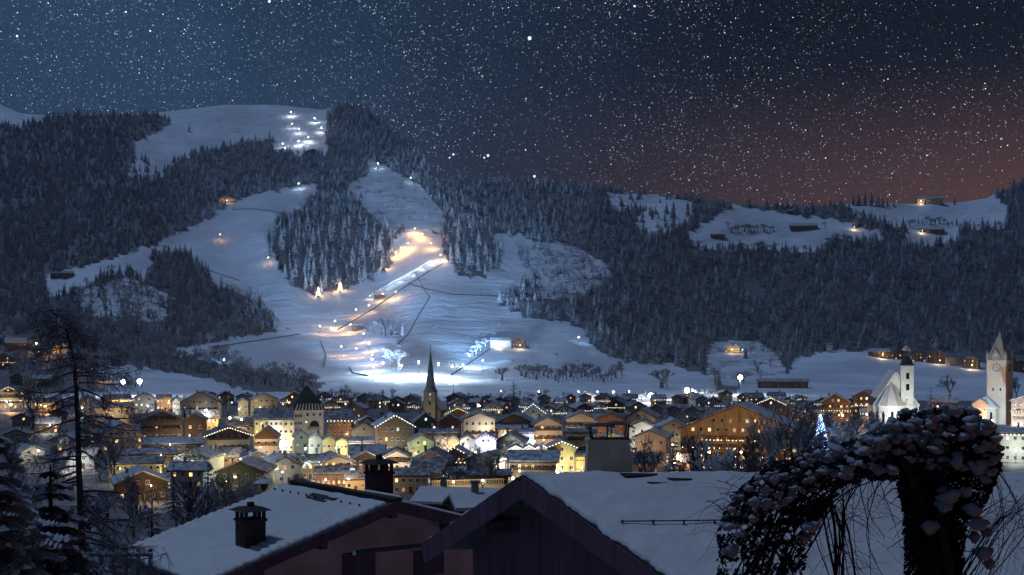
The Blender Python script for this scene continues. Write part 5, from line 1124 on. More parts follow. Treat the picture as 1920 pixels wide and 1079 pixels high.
for px, py, lb, pw in ((1352, 449, 'added warm lamp beside the alp hut', 1500), (1729, 439, 'added warm lamp at the end of the far alp farmhouse', 2500), (1727, 383, 'added warm lamp at the skyline farmhouse', 2500), (1602, 432, 'small white lamp between the two alps', 2500), (425, 382, 'warm lamp before the mountain lodge', 3000), (936, 655, 'added warm lamp before the hillside inn', 3500), (975, 656, 'added warm lamp before the dark end of the inn', 2500), (1372, 664, 'pale lamp added to brighten the villa on the crag', 1800), (1392, 664, 'pale lamp added right of the villa on the crag', 1500), (1655, 674, 'warm lamp in the right hamlet', 2500), (1762, 685, 'warm lamp before the broad chalet of the right hamlet', 2500), (1822, 694, 'warm lamp left of the clock tower roof', 3500)):
    slope_lamp(px, py, lb, 5, (1, .74, .42), pw, .6, group='small lamps beside hillside houses')  # lamps at villa, inn, alp hut and farmhouses are added to brighten them
# ordinary street lamps in front of the house fronts
RL = random.Random(9)
for h_ in list(HOUSES):
    if h_.get('group') not in (CH, FG2) or h_.location.y < 330: continue
    if RL.random() > (.95 if h_['group'] == CH else .5): continue
    ofs = Vector((RL.uniform(-4, 4), -RL.uniform(5.0, 8.0), 0)); ofs.rotate(Euler((0, 0, h_.rotation_euler.z))); p = h_.location + ofs
    col = RL.choice(((1, .64, .32), (1, .72, .42), (1, .82, .58), (1, .95, .78), (.90, 1.0, .86), (1, .60, .28), (.9, .95, 1)))
    hh = RL.uniform(4.0, 5.2); py = HY - (hh - ZC) / p.y * F; px = CX + p.x / p.y * F
    lamp(px, py, p.y, 0, 'ordinary street lamp between the house fronts ' + zone(px), col, RL.choice((500, 1000, 1700, 2600, 3800)), .30, 'street lamps between the houses')
# spruces wound with warm bulbs below the grove
for (x, y, lb) in ((597, 558, 'small spruce outlined in warm bulbs, left of two'), (638, 549, 'small spruce outlined in warm bulbs, right of two')):
    g = ground(np.array(float(x)), np.array(float(y))); t_ = single_tree('lit_spruce', CON_DARK[0], lb, 'tree', tuple(g), 15, 1.2)
    pts = []
    for i in range(70):
        f = i / 70; a = f * 40; r_ = .17 * (1 - f) + .01; pts.append((r_ * math.cos(a), r_ * math.sin(a), .15 + .83 * f))
    string_lights('string_lights', pts, 'bulb_warm', .012, t_)

# ------------------------------------------------------------------ things on the ski slope: white ramp, nets, road
def strip_on_slope(name, path, half, raise_, mat, label, kind=None, cat=None, group=None, wall=0.0):
    B = MB(); pts = []
    for (x0, y0), (x1, y1) in zip(path[:-1], path[1:]):
        for i in range(8): pts.append((x0 + (x1 - x0) * i / 8, y0 + (y1 - y0) * i / 8))
    pts.append(path[-1]); g = [Vector(ground(np.array(float(x)), np.array(float(y)))) for x, y in pts]; o = g[0].copy()
    for i, p in enumerate(g):
        t = (g[min(i + 1, len(g) - 1)] - g[max(i - 1, 0)]); t.z = 0; t.normalize(); s = Vector((-t.y, t.x, 0)) * half; p = p - o
        if wall: B.v += [tuple(p - Z3_ * .5 - s), tuple(p + Z3_ * wall - s), tuple(p + Z3_ * wall + s), tuple(p - Z3_ * .5 + s)]
        else: B.v += [tuple(p - s * 1.25 - Z3_ * 1.5), tuple(p - s + Z3_ * raise_), tuple(p + s + Z3_ * raise_), tuple(p + s * 1.25 - Z3_ * 1.5)]
    for i in range(len(g) - 1):
        for k in range(3): B.f.append((4 * i + k, 4 * i + k + 1, 4 * i + 4 + k + 1, 4 * i + 4 + k)); B.m.append(0)
    ob = link(name, B.mesh(name, mat), None, tuple(o)); ob['label'] = label
    if kind: ob['kind'] = kind
    if cat: ob['category'] = cat
    if group: ob['group'] = group
    return ob
Z3_ = Vector((0, 0, 1))
plain('net_red', (0.16, 0.07, 0.07), 0.8, 0.3, 3); plain('net_dark', (0.06, 0.055, 0.06), 0.8, 0.3, 3)
strip_on_slope('ski_ramp', [(803, 489), (760, 514), (720, 537), (688, 555)], 5.0, .7, 'snow', 'straight bright white snow ramp on the ski run', kind='structure')
for i in range(7):  # low lamps added beside the ramp to make its snow bright
    f = i / 6; x, y = 803 + (688 - 803) * f, 489 + (555 - 489) * f
    slope_lamp(x + 5, y + 7, ('first', 'second', 'third', 'fourth', 'fifth', 'sixth', 'seventh')[i] + ' added low white lamp lighting the snow ramp, counted downwards', 5.5, (.93, .97, 1), 3000 * (1 - .45 * f), .22, group='added low lamps along the snow ramp')
GN = 'safety nets and snow fences on the slope'
for path, mat, lb in (([(632, 620), (700, 580), (745, 548), (800, 512), (832, 494)], 'net_dark', 'long dark fence below the white snow ramp'), ([(765, 532), (800, 543), (850, 553), (935, 556)], 'net_dark', 'dark fence running right from the ramp'),
        ([(778, 512), (798, 548), (806, 558), (785, 592), (765, 628), (742, 650)], 'net_dark', 'dark fence winding down the blue slope'), ([(435, 394), (470, 392), (510, 397), (545, 406)], 'net_red', 'reddish net at the top of the wide piste'),
        ([(372, 500), (410, 514), (450, 527)], 'net_red', 'reddish net across the wide piste'), ([(600, 640), (612, 668), (606, 690)], 'net_dark', 'dark fence left of the lower bend'), ([(655, 690), (662, 700), (690, 706)], 'net_dark', 'short dark fence by the stadium'), ([(930, 648), (900, 668), (868, 690), (845, 704)], 'net_dark', 'fence beside the bright strip right of the stadium'),
        ([(560, 628), (480, 640), (400, 652)], 'net_dark', 'long fence along the lower left snowfield')):
    strip_on_slope('snow_fence', path, .25, 0, mat, lb, None, 'fence', GN, 1.0)
# lit road behind the town
rd = MB(); rp = [((x - CX) / F * d, d) for x, d in ((880, 905), (960, 890), (1040, 880), (1130, 880), (1230, 890), (1330, 930))]
for x, y in rp: rd.v += [(x, y - 4, .05), (x, y + 4, .05), (x, y - 4, -.3), (x, y + 4, -.3)]
for i in range(len(rp) - 1): rd.f += [(4 * i, 4 * i + 4, 4 * i + 5, 4 * i + 1), (4 * i + 2, 4 * i + 6, 4 * i + 4, 4 * i), (4 * i + 1, 4 * i + 5, 4 * i + 7, 4 * i + 3)]; rd.m += [0] * 3
plain('packed_snow_road', (0.50, 0.50, 0.52), 0.7, 0.2, .4); o = link('road', rd.mesh('road', 'packed_snow_road')); o['kind'] = 'structure'; o['label'] = 'snow packed road behind the town'
for x, d in ((940, 888), (1010, 880), (1085, 876), (1120, 874), (1150, 876), (1180, 880)):
    lamp(x, HY - (7 - ZC) / d * F, d, 0, 'road lamp along the snow packed road behind the town', WHITE, 2500, .5, 'road lamps behind the town')

# ------------------------------------------------------------------ near houses, larch, spruce and vine
plain('roof_deck', (0.045, 0.035, 0.034), 0.8, 0.3, 5, 0.2); plain('mauve_wall', (0.50, 0.25, 0.22), 0.9, 0.3, 0.6, 0.15)
plain('old_timber', (0.105, 0.052, 0.070), 0.85, 0.4, 5, 0.3, streak=True); plain('brick_dark', (0.060, 0.035, 0.035), 0.9, 0.4, 6, 0.3)
plain('chimney_render', (0.54, 0.44, 0.34), 0.9, 0.3, 1.6, 0.25, streak=True); plain('sheet_metal', (0.055, 0.055, 0.065), 0.45, 0.3, 3, 0.1, 0.6)
def snow_sheet(name, c00, c10, c11, c01, nu, nv, thick, ripple=0.0, seed=1, courses=0, edge=.12):
    """snow lying on a roof plane: top surface with soft lumps and the faint courses below it, rounded edges, closed underneath"""
    c00, c10, c11, c01 = (Vector(c) for c in (c00, c10, c11, c01)); n_ = (c10 - c00).cross(c01 - c00).normalized()
    if n_.z < 0: n_ = -n_
    Fc = []; W_ = (c10 - c00).length; H_ = (c01 - c00).length
    uu, vv = np.meshgrid(np.linspace(0, 1, nu + 1), np.linspace(0, 1, nv + 1))
    e = np.minimum(np.minimum(uu, 1 - uu) * W_, np.minimum(vv, 1 - vv) * H_); k = np.minimum(1, e / edge); k = np.sqrt(1 - (1 - k) ** 2)
    hh_ = thick * (.25 + .75 * k) + ripple * wob(uu * W_, vv * H_, 1.7, 1.3, seed) * .5 + ripple * .14 * wob(uu * W_, vv * H_, .5, .4, seed + 1) * k
    if courses: hh_ = hh_ + ripple * np.sin(vv * courses * 6.283) * k
    # ragged lip: the rim creeps outwards and back
    lip = .05 * (wob(uu * W_, vv * H_, .9, .9, seed + 4) + .5 * wob(uu * W_, vv * H_, .3, .3, seed + 5)); rim_ = np.clip(1 - e / .35, 0, 1)
    uu = uu + np.sign(uu - .5) * lip * rim_ / W_ * (np.minimum(uu, 1 - uu) * W_ < .35); vv = vv + np.sign(vv - .5) * lip * rim_ / H_ * (np.minimum(vv, 1 - vv) * H_ < .35)
    q4 = [np.array(c) for c in (c00, c10, c11, c01)]; U, Vv = uu[..., None], vv[..., None]
    flat = (q4[0] * (1 - U) + q4[1] * U) * (1 - Vv) + (q4[3] * (1 - U) + q4[2] * U) * Vv
    V = (flat + np.array(n_) * hh_[..., None]).reshape(-1, 3).tolist()
    o = len(V)
    V += (flat + np.array(n_) * .005).reshape(-1, 3).tolist()
    ix = lambda i, j: j * (nu + 1) + i
    for j in range(nv):
        for i in range(nu): Fc.append((ix(i, j), ix(i + 1, j), ix(i + 1, j + 1), ix(i, j + 1)))
    rim = [ix(i, 0) for i in range(nu)] + [ix(nu, j) for j in range(nv)] + [ix(i, nv) for i in range(nu, 0, -1)] + [ix(0, j) for j in range(nv, 0, -1)]
    for a, b in zip(rim, rim[1:] + rim[:1]): Fc.append((b, a, a + o, b + o))
    B = MB(); B.add(V, Fc); return B.mesh(name, 'roof_snow', True)
def beam(B, a, b, w, h, mi=0):
    a, b = Vector(a), Vector(b); t = (b - a).normalized(); s = t.cross(Vector((0, 0, 1))).normalized() * w * .5; u = s.cross(t).normalized() * h * .5
    B.hexa([a - s - u, a + s - u, a + s + u, a - s + u, b - s - u, b + s - u, b + s + u, b - s + u], mi)
Z3 = Vector((0, 0, 1))
# left house: ridge A-B, left slope along v
A = P(745, 940, 55.0); u_ = Vector((-.63, .777, 0)); v_ = Vector((-.777, -.63, 0)); tp = .28; L1 = 9.4; RUN = 9.3
ln = v_ - Z3 * tp; rn = -v_ - Z3 * tp
h1 = thing('snowy_house', 'near house with a broad snow covered roof and two dark chimneys', 'house', (A.x, A.y, float(near_z(50))), 0)
def rel(o, p): return Vector(p) - o.location
B = MB(); a0, b0 = rel(h1, A), rel(h1, A + u_ * L1)
B.slab([a0, b0, b0 + ln * RUN, a0 + ln * RUN], .22); B.slab([b0, a0, a0 + rn * 8, b0 + rn * 8], .22)
rf = link('roof', B.mesh('roof', 'roof_deck'), h1)
s0 = .45
link('roof_snow', snow_sheet('roof_snow', a0 + u_ * .12 + ln * s0, a0 + u_ * (L1 - .1) + ln * s0, a0 + u_ * (L1 - .1) + ln * (RUN - .1), a0 + u_ * .12 + ln * (RUN - .1), 90, 170, .14, .026, 3, 22), rf)
link('roof_snow', snow_sheet('roof_snow', a0 + u_ * .15 + rn * .4, a0 + u_ * (L1 - .1) + rn * .4, a0 + u_ * (L1 - .1) + rn * 7.9, a0 + u_ * .15 + rn * 7.9, 30, 40, .13, .015, 8), rf)
B = MB(); beam(B, a0 - u_ * .05 + Z3 * .06, b0 + Z3 * .06, .5, .16); link('ridge_cap', B.mesh('ridge_cap', 'roof_deck'), rf)
link('ridge_snow', snow_sheet('ridge_snow', a0 - v_ * .16 + Z3 * .15, a0 - v_ * .16 + u_ * 3.2 + Z3 * .15, a0 - v_ * .36 + u_ * 3.2 + Z3 * .11, a0 - v_ * .36 + Z3 * .11, 12, 2, .09, .01, 5), rf)
for k, (of, dz) in enumerate(((-.02, -.30), (.16, -.62))):
    for dr, run in ((ln, RUN), (rn, 8)):
        B = MB(); beam(B, a0 + u_ * of + Z3 * dz * .55, a0 + u_ * of + dr * run + Z3 * dz * .55, .09, .34); link('bargeboard', B.mesh('bargeboard', 'old_timber'), rf)
B = MB(); beam(B, a0 + ln * RUN + Z3 * -.22, b0 + ln * RUN + Z3 * -.22, .16, .18); link('gutter', B.mesh('gutter', 'metal_dark'), rf)
w0 = a0 + u_ * 1.3; zb = 0.0
B = MB(); f_ = [w0 + ln * 7.4 - Z3 * .25, w0 - Z3 * .25, w0 + rn * 6.6 - Z3 * .25]
lo = [Vector((p.x, p.y, zb)) for p in (f_[0], f_[2])]; fr_ = [lo[0], lo[1], f_[2], f_[1], f_[0]]; bk = [p + u_ * (L1 - 2.4) for p in fr_]
B.add(fr_ + bk, [(0, 1, 2, 3, 4), (9, 8, 7, 6, 5)] + [(i, 5 + i, 5 + (i + 1) % 5, (i + 1) % 5) for i in range(5)]); link('wall', B.mesh('wall', 'mauve_wall'), h1)
for s_, t_ in ((ln, 0.0), (ln, 3.6), (rn, 3.4), (ln, 6.6)):
    B = MB(); p = a0 + s_ * t_ - Z3 * .62; beam(B, p + u_ * .2, p + u_ * 1.35, .32, .34); link('purlin_end', B.mesh('purlin_end', 'old_timber'), h1)
wang = math.atan2(-v_.y, -v_.x)
B = MB(); B.box(-.5, .5, -.06, 0, -.5, .5); B.box(-.46, -.02, -.08, -.061, -.46, .46); B.box(.02, .46, -.08, -.061, -.46, .46); SHUT = B.mesh('shutter', 'old_timber')
for q, zz in ((1.2, -2.9), (-2.6, -3.2)):
    p = w0 - v_ * (-q) if False else w0 + v_ * q + Z3 * zz
    link('shutter', SHUT, h1, tuple(p - u_ * .01), (0, 0, wang), (1.7, 1, 1.2))
B = MB(); p1, p2 = rel(h1, P(667, 1036, 53.2)), rel(h1, P(800, 1022, 56.8)); beam(B, p1, p2, .25, .16); B.lathe([(.05, p1.z - .1), (.09, p1.z), (.05, p1.z + .1)], 6, p1.x - .05, p1.y - .15, 1); link('awning_rail', B.mesh('awning_rail', ['metal_dark', 'frame_white']), h1)
def near_chimney(w, h, base_drop):
    B = MB(); B.box(-w / 2, w / 2, -w / 2, w / 2, -base_drop, h * .62); link_ = []
    B.box(-w * .56, w * .56, -w * .56, w * .56, h * .60, h * .66)
    p = w * .13
    for sx in (-1, 0, 1):
        for sy in (-1, 1): B.box(sx * (w / 2 - p / 2) - p / 2, sx * (w / 2 - p / 2) + p / 2, sy * (w / 2 - p / 2) - p / 2, sy * (w / 2 - p / 2) + p / 2, h * .66, h * .86)
    B.box(-w / 2, -w / 2 + p, -p / 2, p / 2, h * .66, h * .86); B.box(w / 2 - p, w / 2, -p / 2, p / 2, h * .66, h * .86)
    q = lambda r, z: [(-r, -r, z), (r, -r, z), (r, r, z), (-r, r, z)]; B.hexa(q(w * .74, h * .86) + q(w * .40, h * .95)); B.box(-w * .12, w * .12, -w * .12, w * .12, h * .95, h * 1.06)
    return B.mesh('chimney', 'brick_dark')
c1 = a0 + u_ * 2.3 + ln * 6.0; link('chimney', near_chimney(.95, 1.75, .9), rf, tuple(c1 + Z3 * .05), (0, 0, math.atan2(v_.y, v_.x)))
c2 = a0 + u_ * 5.2 + rn * 2.4; link('chimney', near_chimney(1.0, 2.05, .8), rf, tuple(c2 + Z3 * .05), (0, 0, math.atan2(v_.y, v_.x)))
B = MB(); p = c1 + u_ * .3 - v_ * 1.2; beam(B, p + Z3 * .12, p - v_ * .9 + Z3 * .42, .5, .10); beam(B, p + u_ * .5 + Z3 * .12, p - v_ * .5 + u_ * .5 + Z3 * .34, .12, .12); link('skylight', B.mesh('skylight', 'metal_dark'), rf)
Bg = MB(); Bg.box(-.04, .04, -.04, .04, -.05, .24); gm = Bg.mesh('snow_hook', 'metal_dark')
for k in range(11): link('snow_hook', gm, rf, tuple(a0 + u_ * (1.0 + .78 * k) + ln * 1.35 + Z3 * .02))
B = MB(); p = a0 + u_ * 3.2 + ln * .95; B.slab([p + Z3 * .17, p + u_ * 2.6 + Z3 * .17, p + u_ * 2.3 + ln * .55 + Z3 * .17, p + u_ * .5 + ln * .6 + Z3 * .17], .05); link('bare_roof_patch', B.mesh('bare_roof_patch', 'roof_deck'), rf)

# big roof on the right with the dark skew gable
h2 = thing('gabled_house', 'near house with a big dark gable and a wide snow covered roof', 'house', (0, 28, float(near_z(28))), 0)
AP = Vector((.26, 30, ZC - 3.235)); g_ = Vector((.54, -.84, 0)); pn, pf = .364, .555
near = lambda x, y: Vector((x, y, AP.z - pn * (30 - y)))
far_ = lambda x, y: Vector((x, y, AP.z - pf * (y - 30)))
vr = lambda t: AP + g_ * t - Z3 * pn * .84 * t            # near verge
vl_ = lambda t: AP - g_ * t - Z3 * pf * .84 * t           # far verge
RX = 15.0
R0 = lambda p: rel(h2, p)
B = MB(); tN = 9.0; tF = 5.0
B.slab([R0(AP), R0(vr(tN)), R0(near(RX, vr(tN).y)), R0(near(RX, 30))], .2); B.slab([R0(AP), R0(near(RX, 30)), R0(far_(RX, vl_(tF).y)), R0(vl_(tF))], .2)
rf2 = link('roof', B.mesh('roof', 'roof_deck'), h2)
link('roof_snow', snow_sheet('roof_snow', R0(AP + Vector((.02, -.02, 0))), R0(near(RX, 29.98)), R0(near(RX, vr(tN).y)), R0(vr(tN) + Vector((.05, 0, 0))), 150, 110, .12, .040, 12, edge=.12), rf2)
link('roof_snow', snow_sheet('roof_snow', R0(near(RX, 30.02)), R0(AP + Vector((.03, .02, 0))), R0(vl_(tF) + Vector((.03, -.02, 0))), R0(far_(RX, vl_(tF).y)), 30, 30, .10, .015, 14, edge=.06), rf2)
for fn, t in ((vr, tN), (vl_, tF)):
    B = MB(); beam(B, R0(fn(-.05 if fn is vr else 0) - Z3 * .30 - g_.cross(Z3) * -.02), R0(fn(t) - Z3 * .30), .08, .52); link('bargeboard', B.mesh('bargeboard', 'old_timber'), rf2)
nin = Vector((.84, .54, 0))                               # into the house, away from the gable
wl = [R0(vl_(4.2) + nin * 1.1 - Z3 * .3), R0(AP + nin * 1.1 - Z3 * .3), R0(vr(8.2) + nin * 1.1 - Z3 * .3)]
B = MB(); lo = [Vector((p.x, p.y, 0)) for p in (wl[0], wl[2])]; fr_ = [lo[0], lo[1], wl[2], wl[1], wl[0]]; bk = [p + nin * .4 for p in fr_]
B.add(fr_ + bk, [(0, 1, 2, 3, 4), (9, 8, 7, 6, 5)] + [(i, 5 + i, 5 + (i + 1) % 5, (i + 1) % 5) for i in range(5)]); link('gable_wall', B.mesh('gable_wall', 'old_timber'), h2)
B = MB(); q = vr(8.2); B.box(q.x + 1.2, RX - .5, q.y - 28 + .9, q.y - 28 + 1.2, 0, q.z - h2.location.z - .25); B.box(q.x + 1.2, RX - .5, 34 - 28, 34.3 - 28, 0, near(0, 30).z - h2.location.z - 2.6); link('wall', B.mesh('wall', 'mauve_wall'), h2)
for t, fn in ((2.0, vl_), (2.6, vr), (0, vr), (5.4, vr)):
    B = MB(); p = R0(fn(t) - Z3 * .62); beam(B, p + nin * .12, p + nin * 1.2, .28, .3); link('purlin_end', B.mesh('purlin_end', 'old_timber'), h2)
B = MB(); y = 27.4; beam(B, R0(near(2.4, y) + Z3 * .19), R0(near(5.2, y + .06) + Z3 * .19), .02, .025)
for k in range(5): p = R0(near(2.45 + k * .68, y)); B.box(p.x - .02, p.x + .02, p.y - .02, p.y + .02, p.z - .02, p.z + .22)
link('snow_guard', B.mesh('snow_guard', 'metal_dark'), rf2)
for x0, x1, y_, w_ in ((2.6, 3.5, 29.75, .10), (3.7, 4.3, 29.5, .06), (3.2, 3.7, 29.3, .05)):
    B = MB(); B.slab([R0(near(x0, y_) + Z3 * .16), R0(near(x1, y_ - .03) + Z3 * .155), R0(near(x1 - .2, y_ - w_) + Z3 * .15), R0(near(x0 + .1, y_ - w_ * 1.5) + Z3 * .15)][::-1], .05); link('bare_roof_patch', B.mesh('bare_roof_patch', 'roof_deck'), rf2)
# rendered chimney with bent sheet metal covers
cpos = P(1140, 887, 31.2)
cm = MB(); q = lambda rx, ry, z: [(-rx, -ry, z), (rx, -ry, z), (rx, ry, z), (-rx, ry, z)]; cm.hexa(q(.63, .5, -.9) + q(.52, .42, .80)); cm.box(-.56, .56, -.46, .46, .803, .87)
chm = link('chimney', cm.mesh('chimney', 'chimney_render'), rf2, tuple(rel(h2, cpos)))
B = MB()
for sx, sy in ((-.46, -.36), (.5, -.36), (-.46, .36), (.5, .36), (-.05, -.36), (.12, .36)): B.tube([(sx * .9, sy, .85), (sx, sy, 1.20)], .018, 5)
link('cover_leg', B.mesh('cover_leg', 'metal_dark'), chm)
for x0, x1, zz, bow, tl in ((-.58, .16, 1.17, .05, .02), (-.08, .66, 1.21, .09, -.05)):
    B = MB(); n = 10
    top = [(x0 + (x1 - x0) * i / n, zz + bow * math.sin(math.pi * i / n) + tl * (i / n)) for i in range(n + 1)]
    B.extrude([(x, z) for x, z in top[::1]][::-1] + [(x, z - .025) for x, z in top], -.52, .52, 'y')
    link('metal_cover', B.mesh('metal_cover', 'sheet_metal'), chm)

# lantern on a post beyond the left roof
lp = P(495, 918, 75); B = MB(); B.tube([(0, 0, -8), (0, 0, 0)], .07, 8)
lt = thing('garden_lantern', 'dark old style lantern on a post behind the snowy roof', 'lamp', tuple(lp))
link('post', B.mesh('post', 'metal_dark'), lt)
B = MB(); B.lathe([(.16, 0), (.30, .42), (.30, .46)], 6); link('lamp_body', B.mesh('lamp_body', 'metal_dark'), lt)
B = MB(); B.lathe([(.62, .40), (.50, .50), (.16, .66), (.05, .86)], 10); link('lamp_roof', B.mesh('lamp_roof', 'roof_snow'), lt)

# bare larch on the left
def larch():
    r = random.Random(15); d0 = 25.0; Bt = MB(); Bb = MB()
    spine = [(168, 1400), (158, 1079), (152, 980), (148, 880), (146, 800), (143, 730), (139, 680), (131, 645), (124, 620), (104, 592), (86, 575)]
    pts = [P(x, y, d0) for x, y in spine]; rad = [.11, .078, .070, .062, .054, .046, .038, .030, .022, .014, .006]
    base = pts[0].copy(); base.z = float(near_z(25)) - .1
    pts[0] = base
    o = thing('larch_tree', 'tall bare larch with a bent tip and drooping snowy twigs', 'tree', tuple(base))
    Bt.tube([p - base for p in pts], rad, 8); link('trunk', Bt.mesh('trunk', 'bark'), o)
    def along(f):
        a = f * (len(pts) - 2) + 1; i = min(len(pts) - 2, int(a)); return pts[i].lerp(pts[i + 1], a - i)
    def twig(B, p, dirv, ln, rd, lev):
        q = [p]; dd = dirv.copy()
        for i in range(3):
            dd = (dd + Vector((r.uniform(-.3, .3), r.uniform(-.3, .3), r.uniform(-.34, .12)))).normalized(); q.append(q[-1] + dd * ln / 3)
        B.tube([a - base for a in q], [rd, rd * .8, rd * .6, rd * .4], 3)
        if lev:
            for k in range(4):
                s = q[r.randint(0, 2)].lerp(q[r.randint(1, 3)], r.random()); twig(B, s, (dd + Vector((r.uniform(-1, 1), r.uniform(-1, 1), r.uniform(-.9, .25)))).normalized(), ln * r.uniform(.35, .65), rd * .62, lev - 1)
    for k in range(80):
        f = .02 + .95 * (k + r.uniform(-.3, .3)) / 80; p = along(f); L = (2.0 * (1 - f) ** .75 + .14) * r.uniform(.65, 1.1)
        q_ = r.choice((0, math.pi)) + r.gauss(0, .75); dv = Vector((math.cos(q_), math.sin(q_), r.uniform(-.25, .22))).normalized()
        B = MB(); pt = [p]; dd = dv.copy()
        for i in range(6):
            dd = (dd + Vector((r.uniform(-.12, .12), r.uniform(-.12, .12), -.10 if i < 3 else .16))).normalized(); pt.append(pt[-1] + dd * L / 6)
        r0 = .014 + .022 * (1 - f); B.tube([a - base for a in pt], [r0 * (1 - i / 7.5) for i in range(7)], 4)
        for i in range(int(10 + 15 * L)):
            a = r.uniform(.15, 1) * 6; j = min(5, int(a)); twig(B, pt[j].lerp(pt[j + 1], a - j), (dv * r.uniform(.1, .8) + Vector((r.uniform(-.8, .8), r.uniform(-.8, .8), r.uniform(-.9, .2)))).normalized(), r.uniform(.16, .42), .0055, 1)
        link('branch', B.mesh('branch', 'larch_bark'), o)
tree_mat('larch_bark', (0.060, 0.040, 0.048), (0.060, 0.040, 0.048), 0.62, 1.08, 0.66, 14)
larch()
# dark snowy spruce in the left corner
tree_mat('needles_near', (0.022, 0.016, 0.030), (0.022, 0.016, 0.030), 0.76, 1.12, 0.72, 7)
nm = spruce_parts(61, 6.0, 2.0, 34, 15, 14, 'needles_near', 0, .034)
spruce('snowy_spruce', nm, 'dark snow dusted spruce filling the lower left corner', (P(-10, 790, 14).x, 14, P(0, 790, 14).z - 5.9), 1.0)
nm2 = spruce_parts(62, 4.6, 1.7, 30, 14, 12, 'needles_near', 0, .036)
spruce('snowy_spruce', nm2, 'smaller dark spruce at the foot of the larch', (P(95, 900, 16).x, 16, P(0, 872, 16).z - 4.5), 1.0)
# garden fence below the larch
fn_ = thing('garden_fence', 'dark garden fence with snow on its rail at the bottom left', 'fence', tuple(P(215, 1085, 42)))
fx0, fx1 = -.9, 1.3
for z in (.35, .75):
    B = MB(); B.box(fx0, fx1, -.03, .03, z, z + .09); link('rail', B.mesh('rail', 'old_timber'), fn_)
Bp = MB(); Bp.box(-.06, .06, -.05, .05, -1.2, 1.0); pm = Bp.mesh('post', 'old_timber')
for k in range(6): link('post', pm, fn_, (fx0 + .42 * k, .06, 0))
B = MB(); B.box(fx0, fx1, -.05, .05, .843, .90); link('rail_snow', B.mesh('rail_snow', 'roof_snow'), fn_)

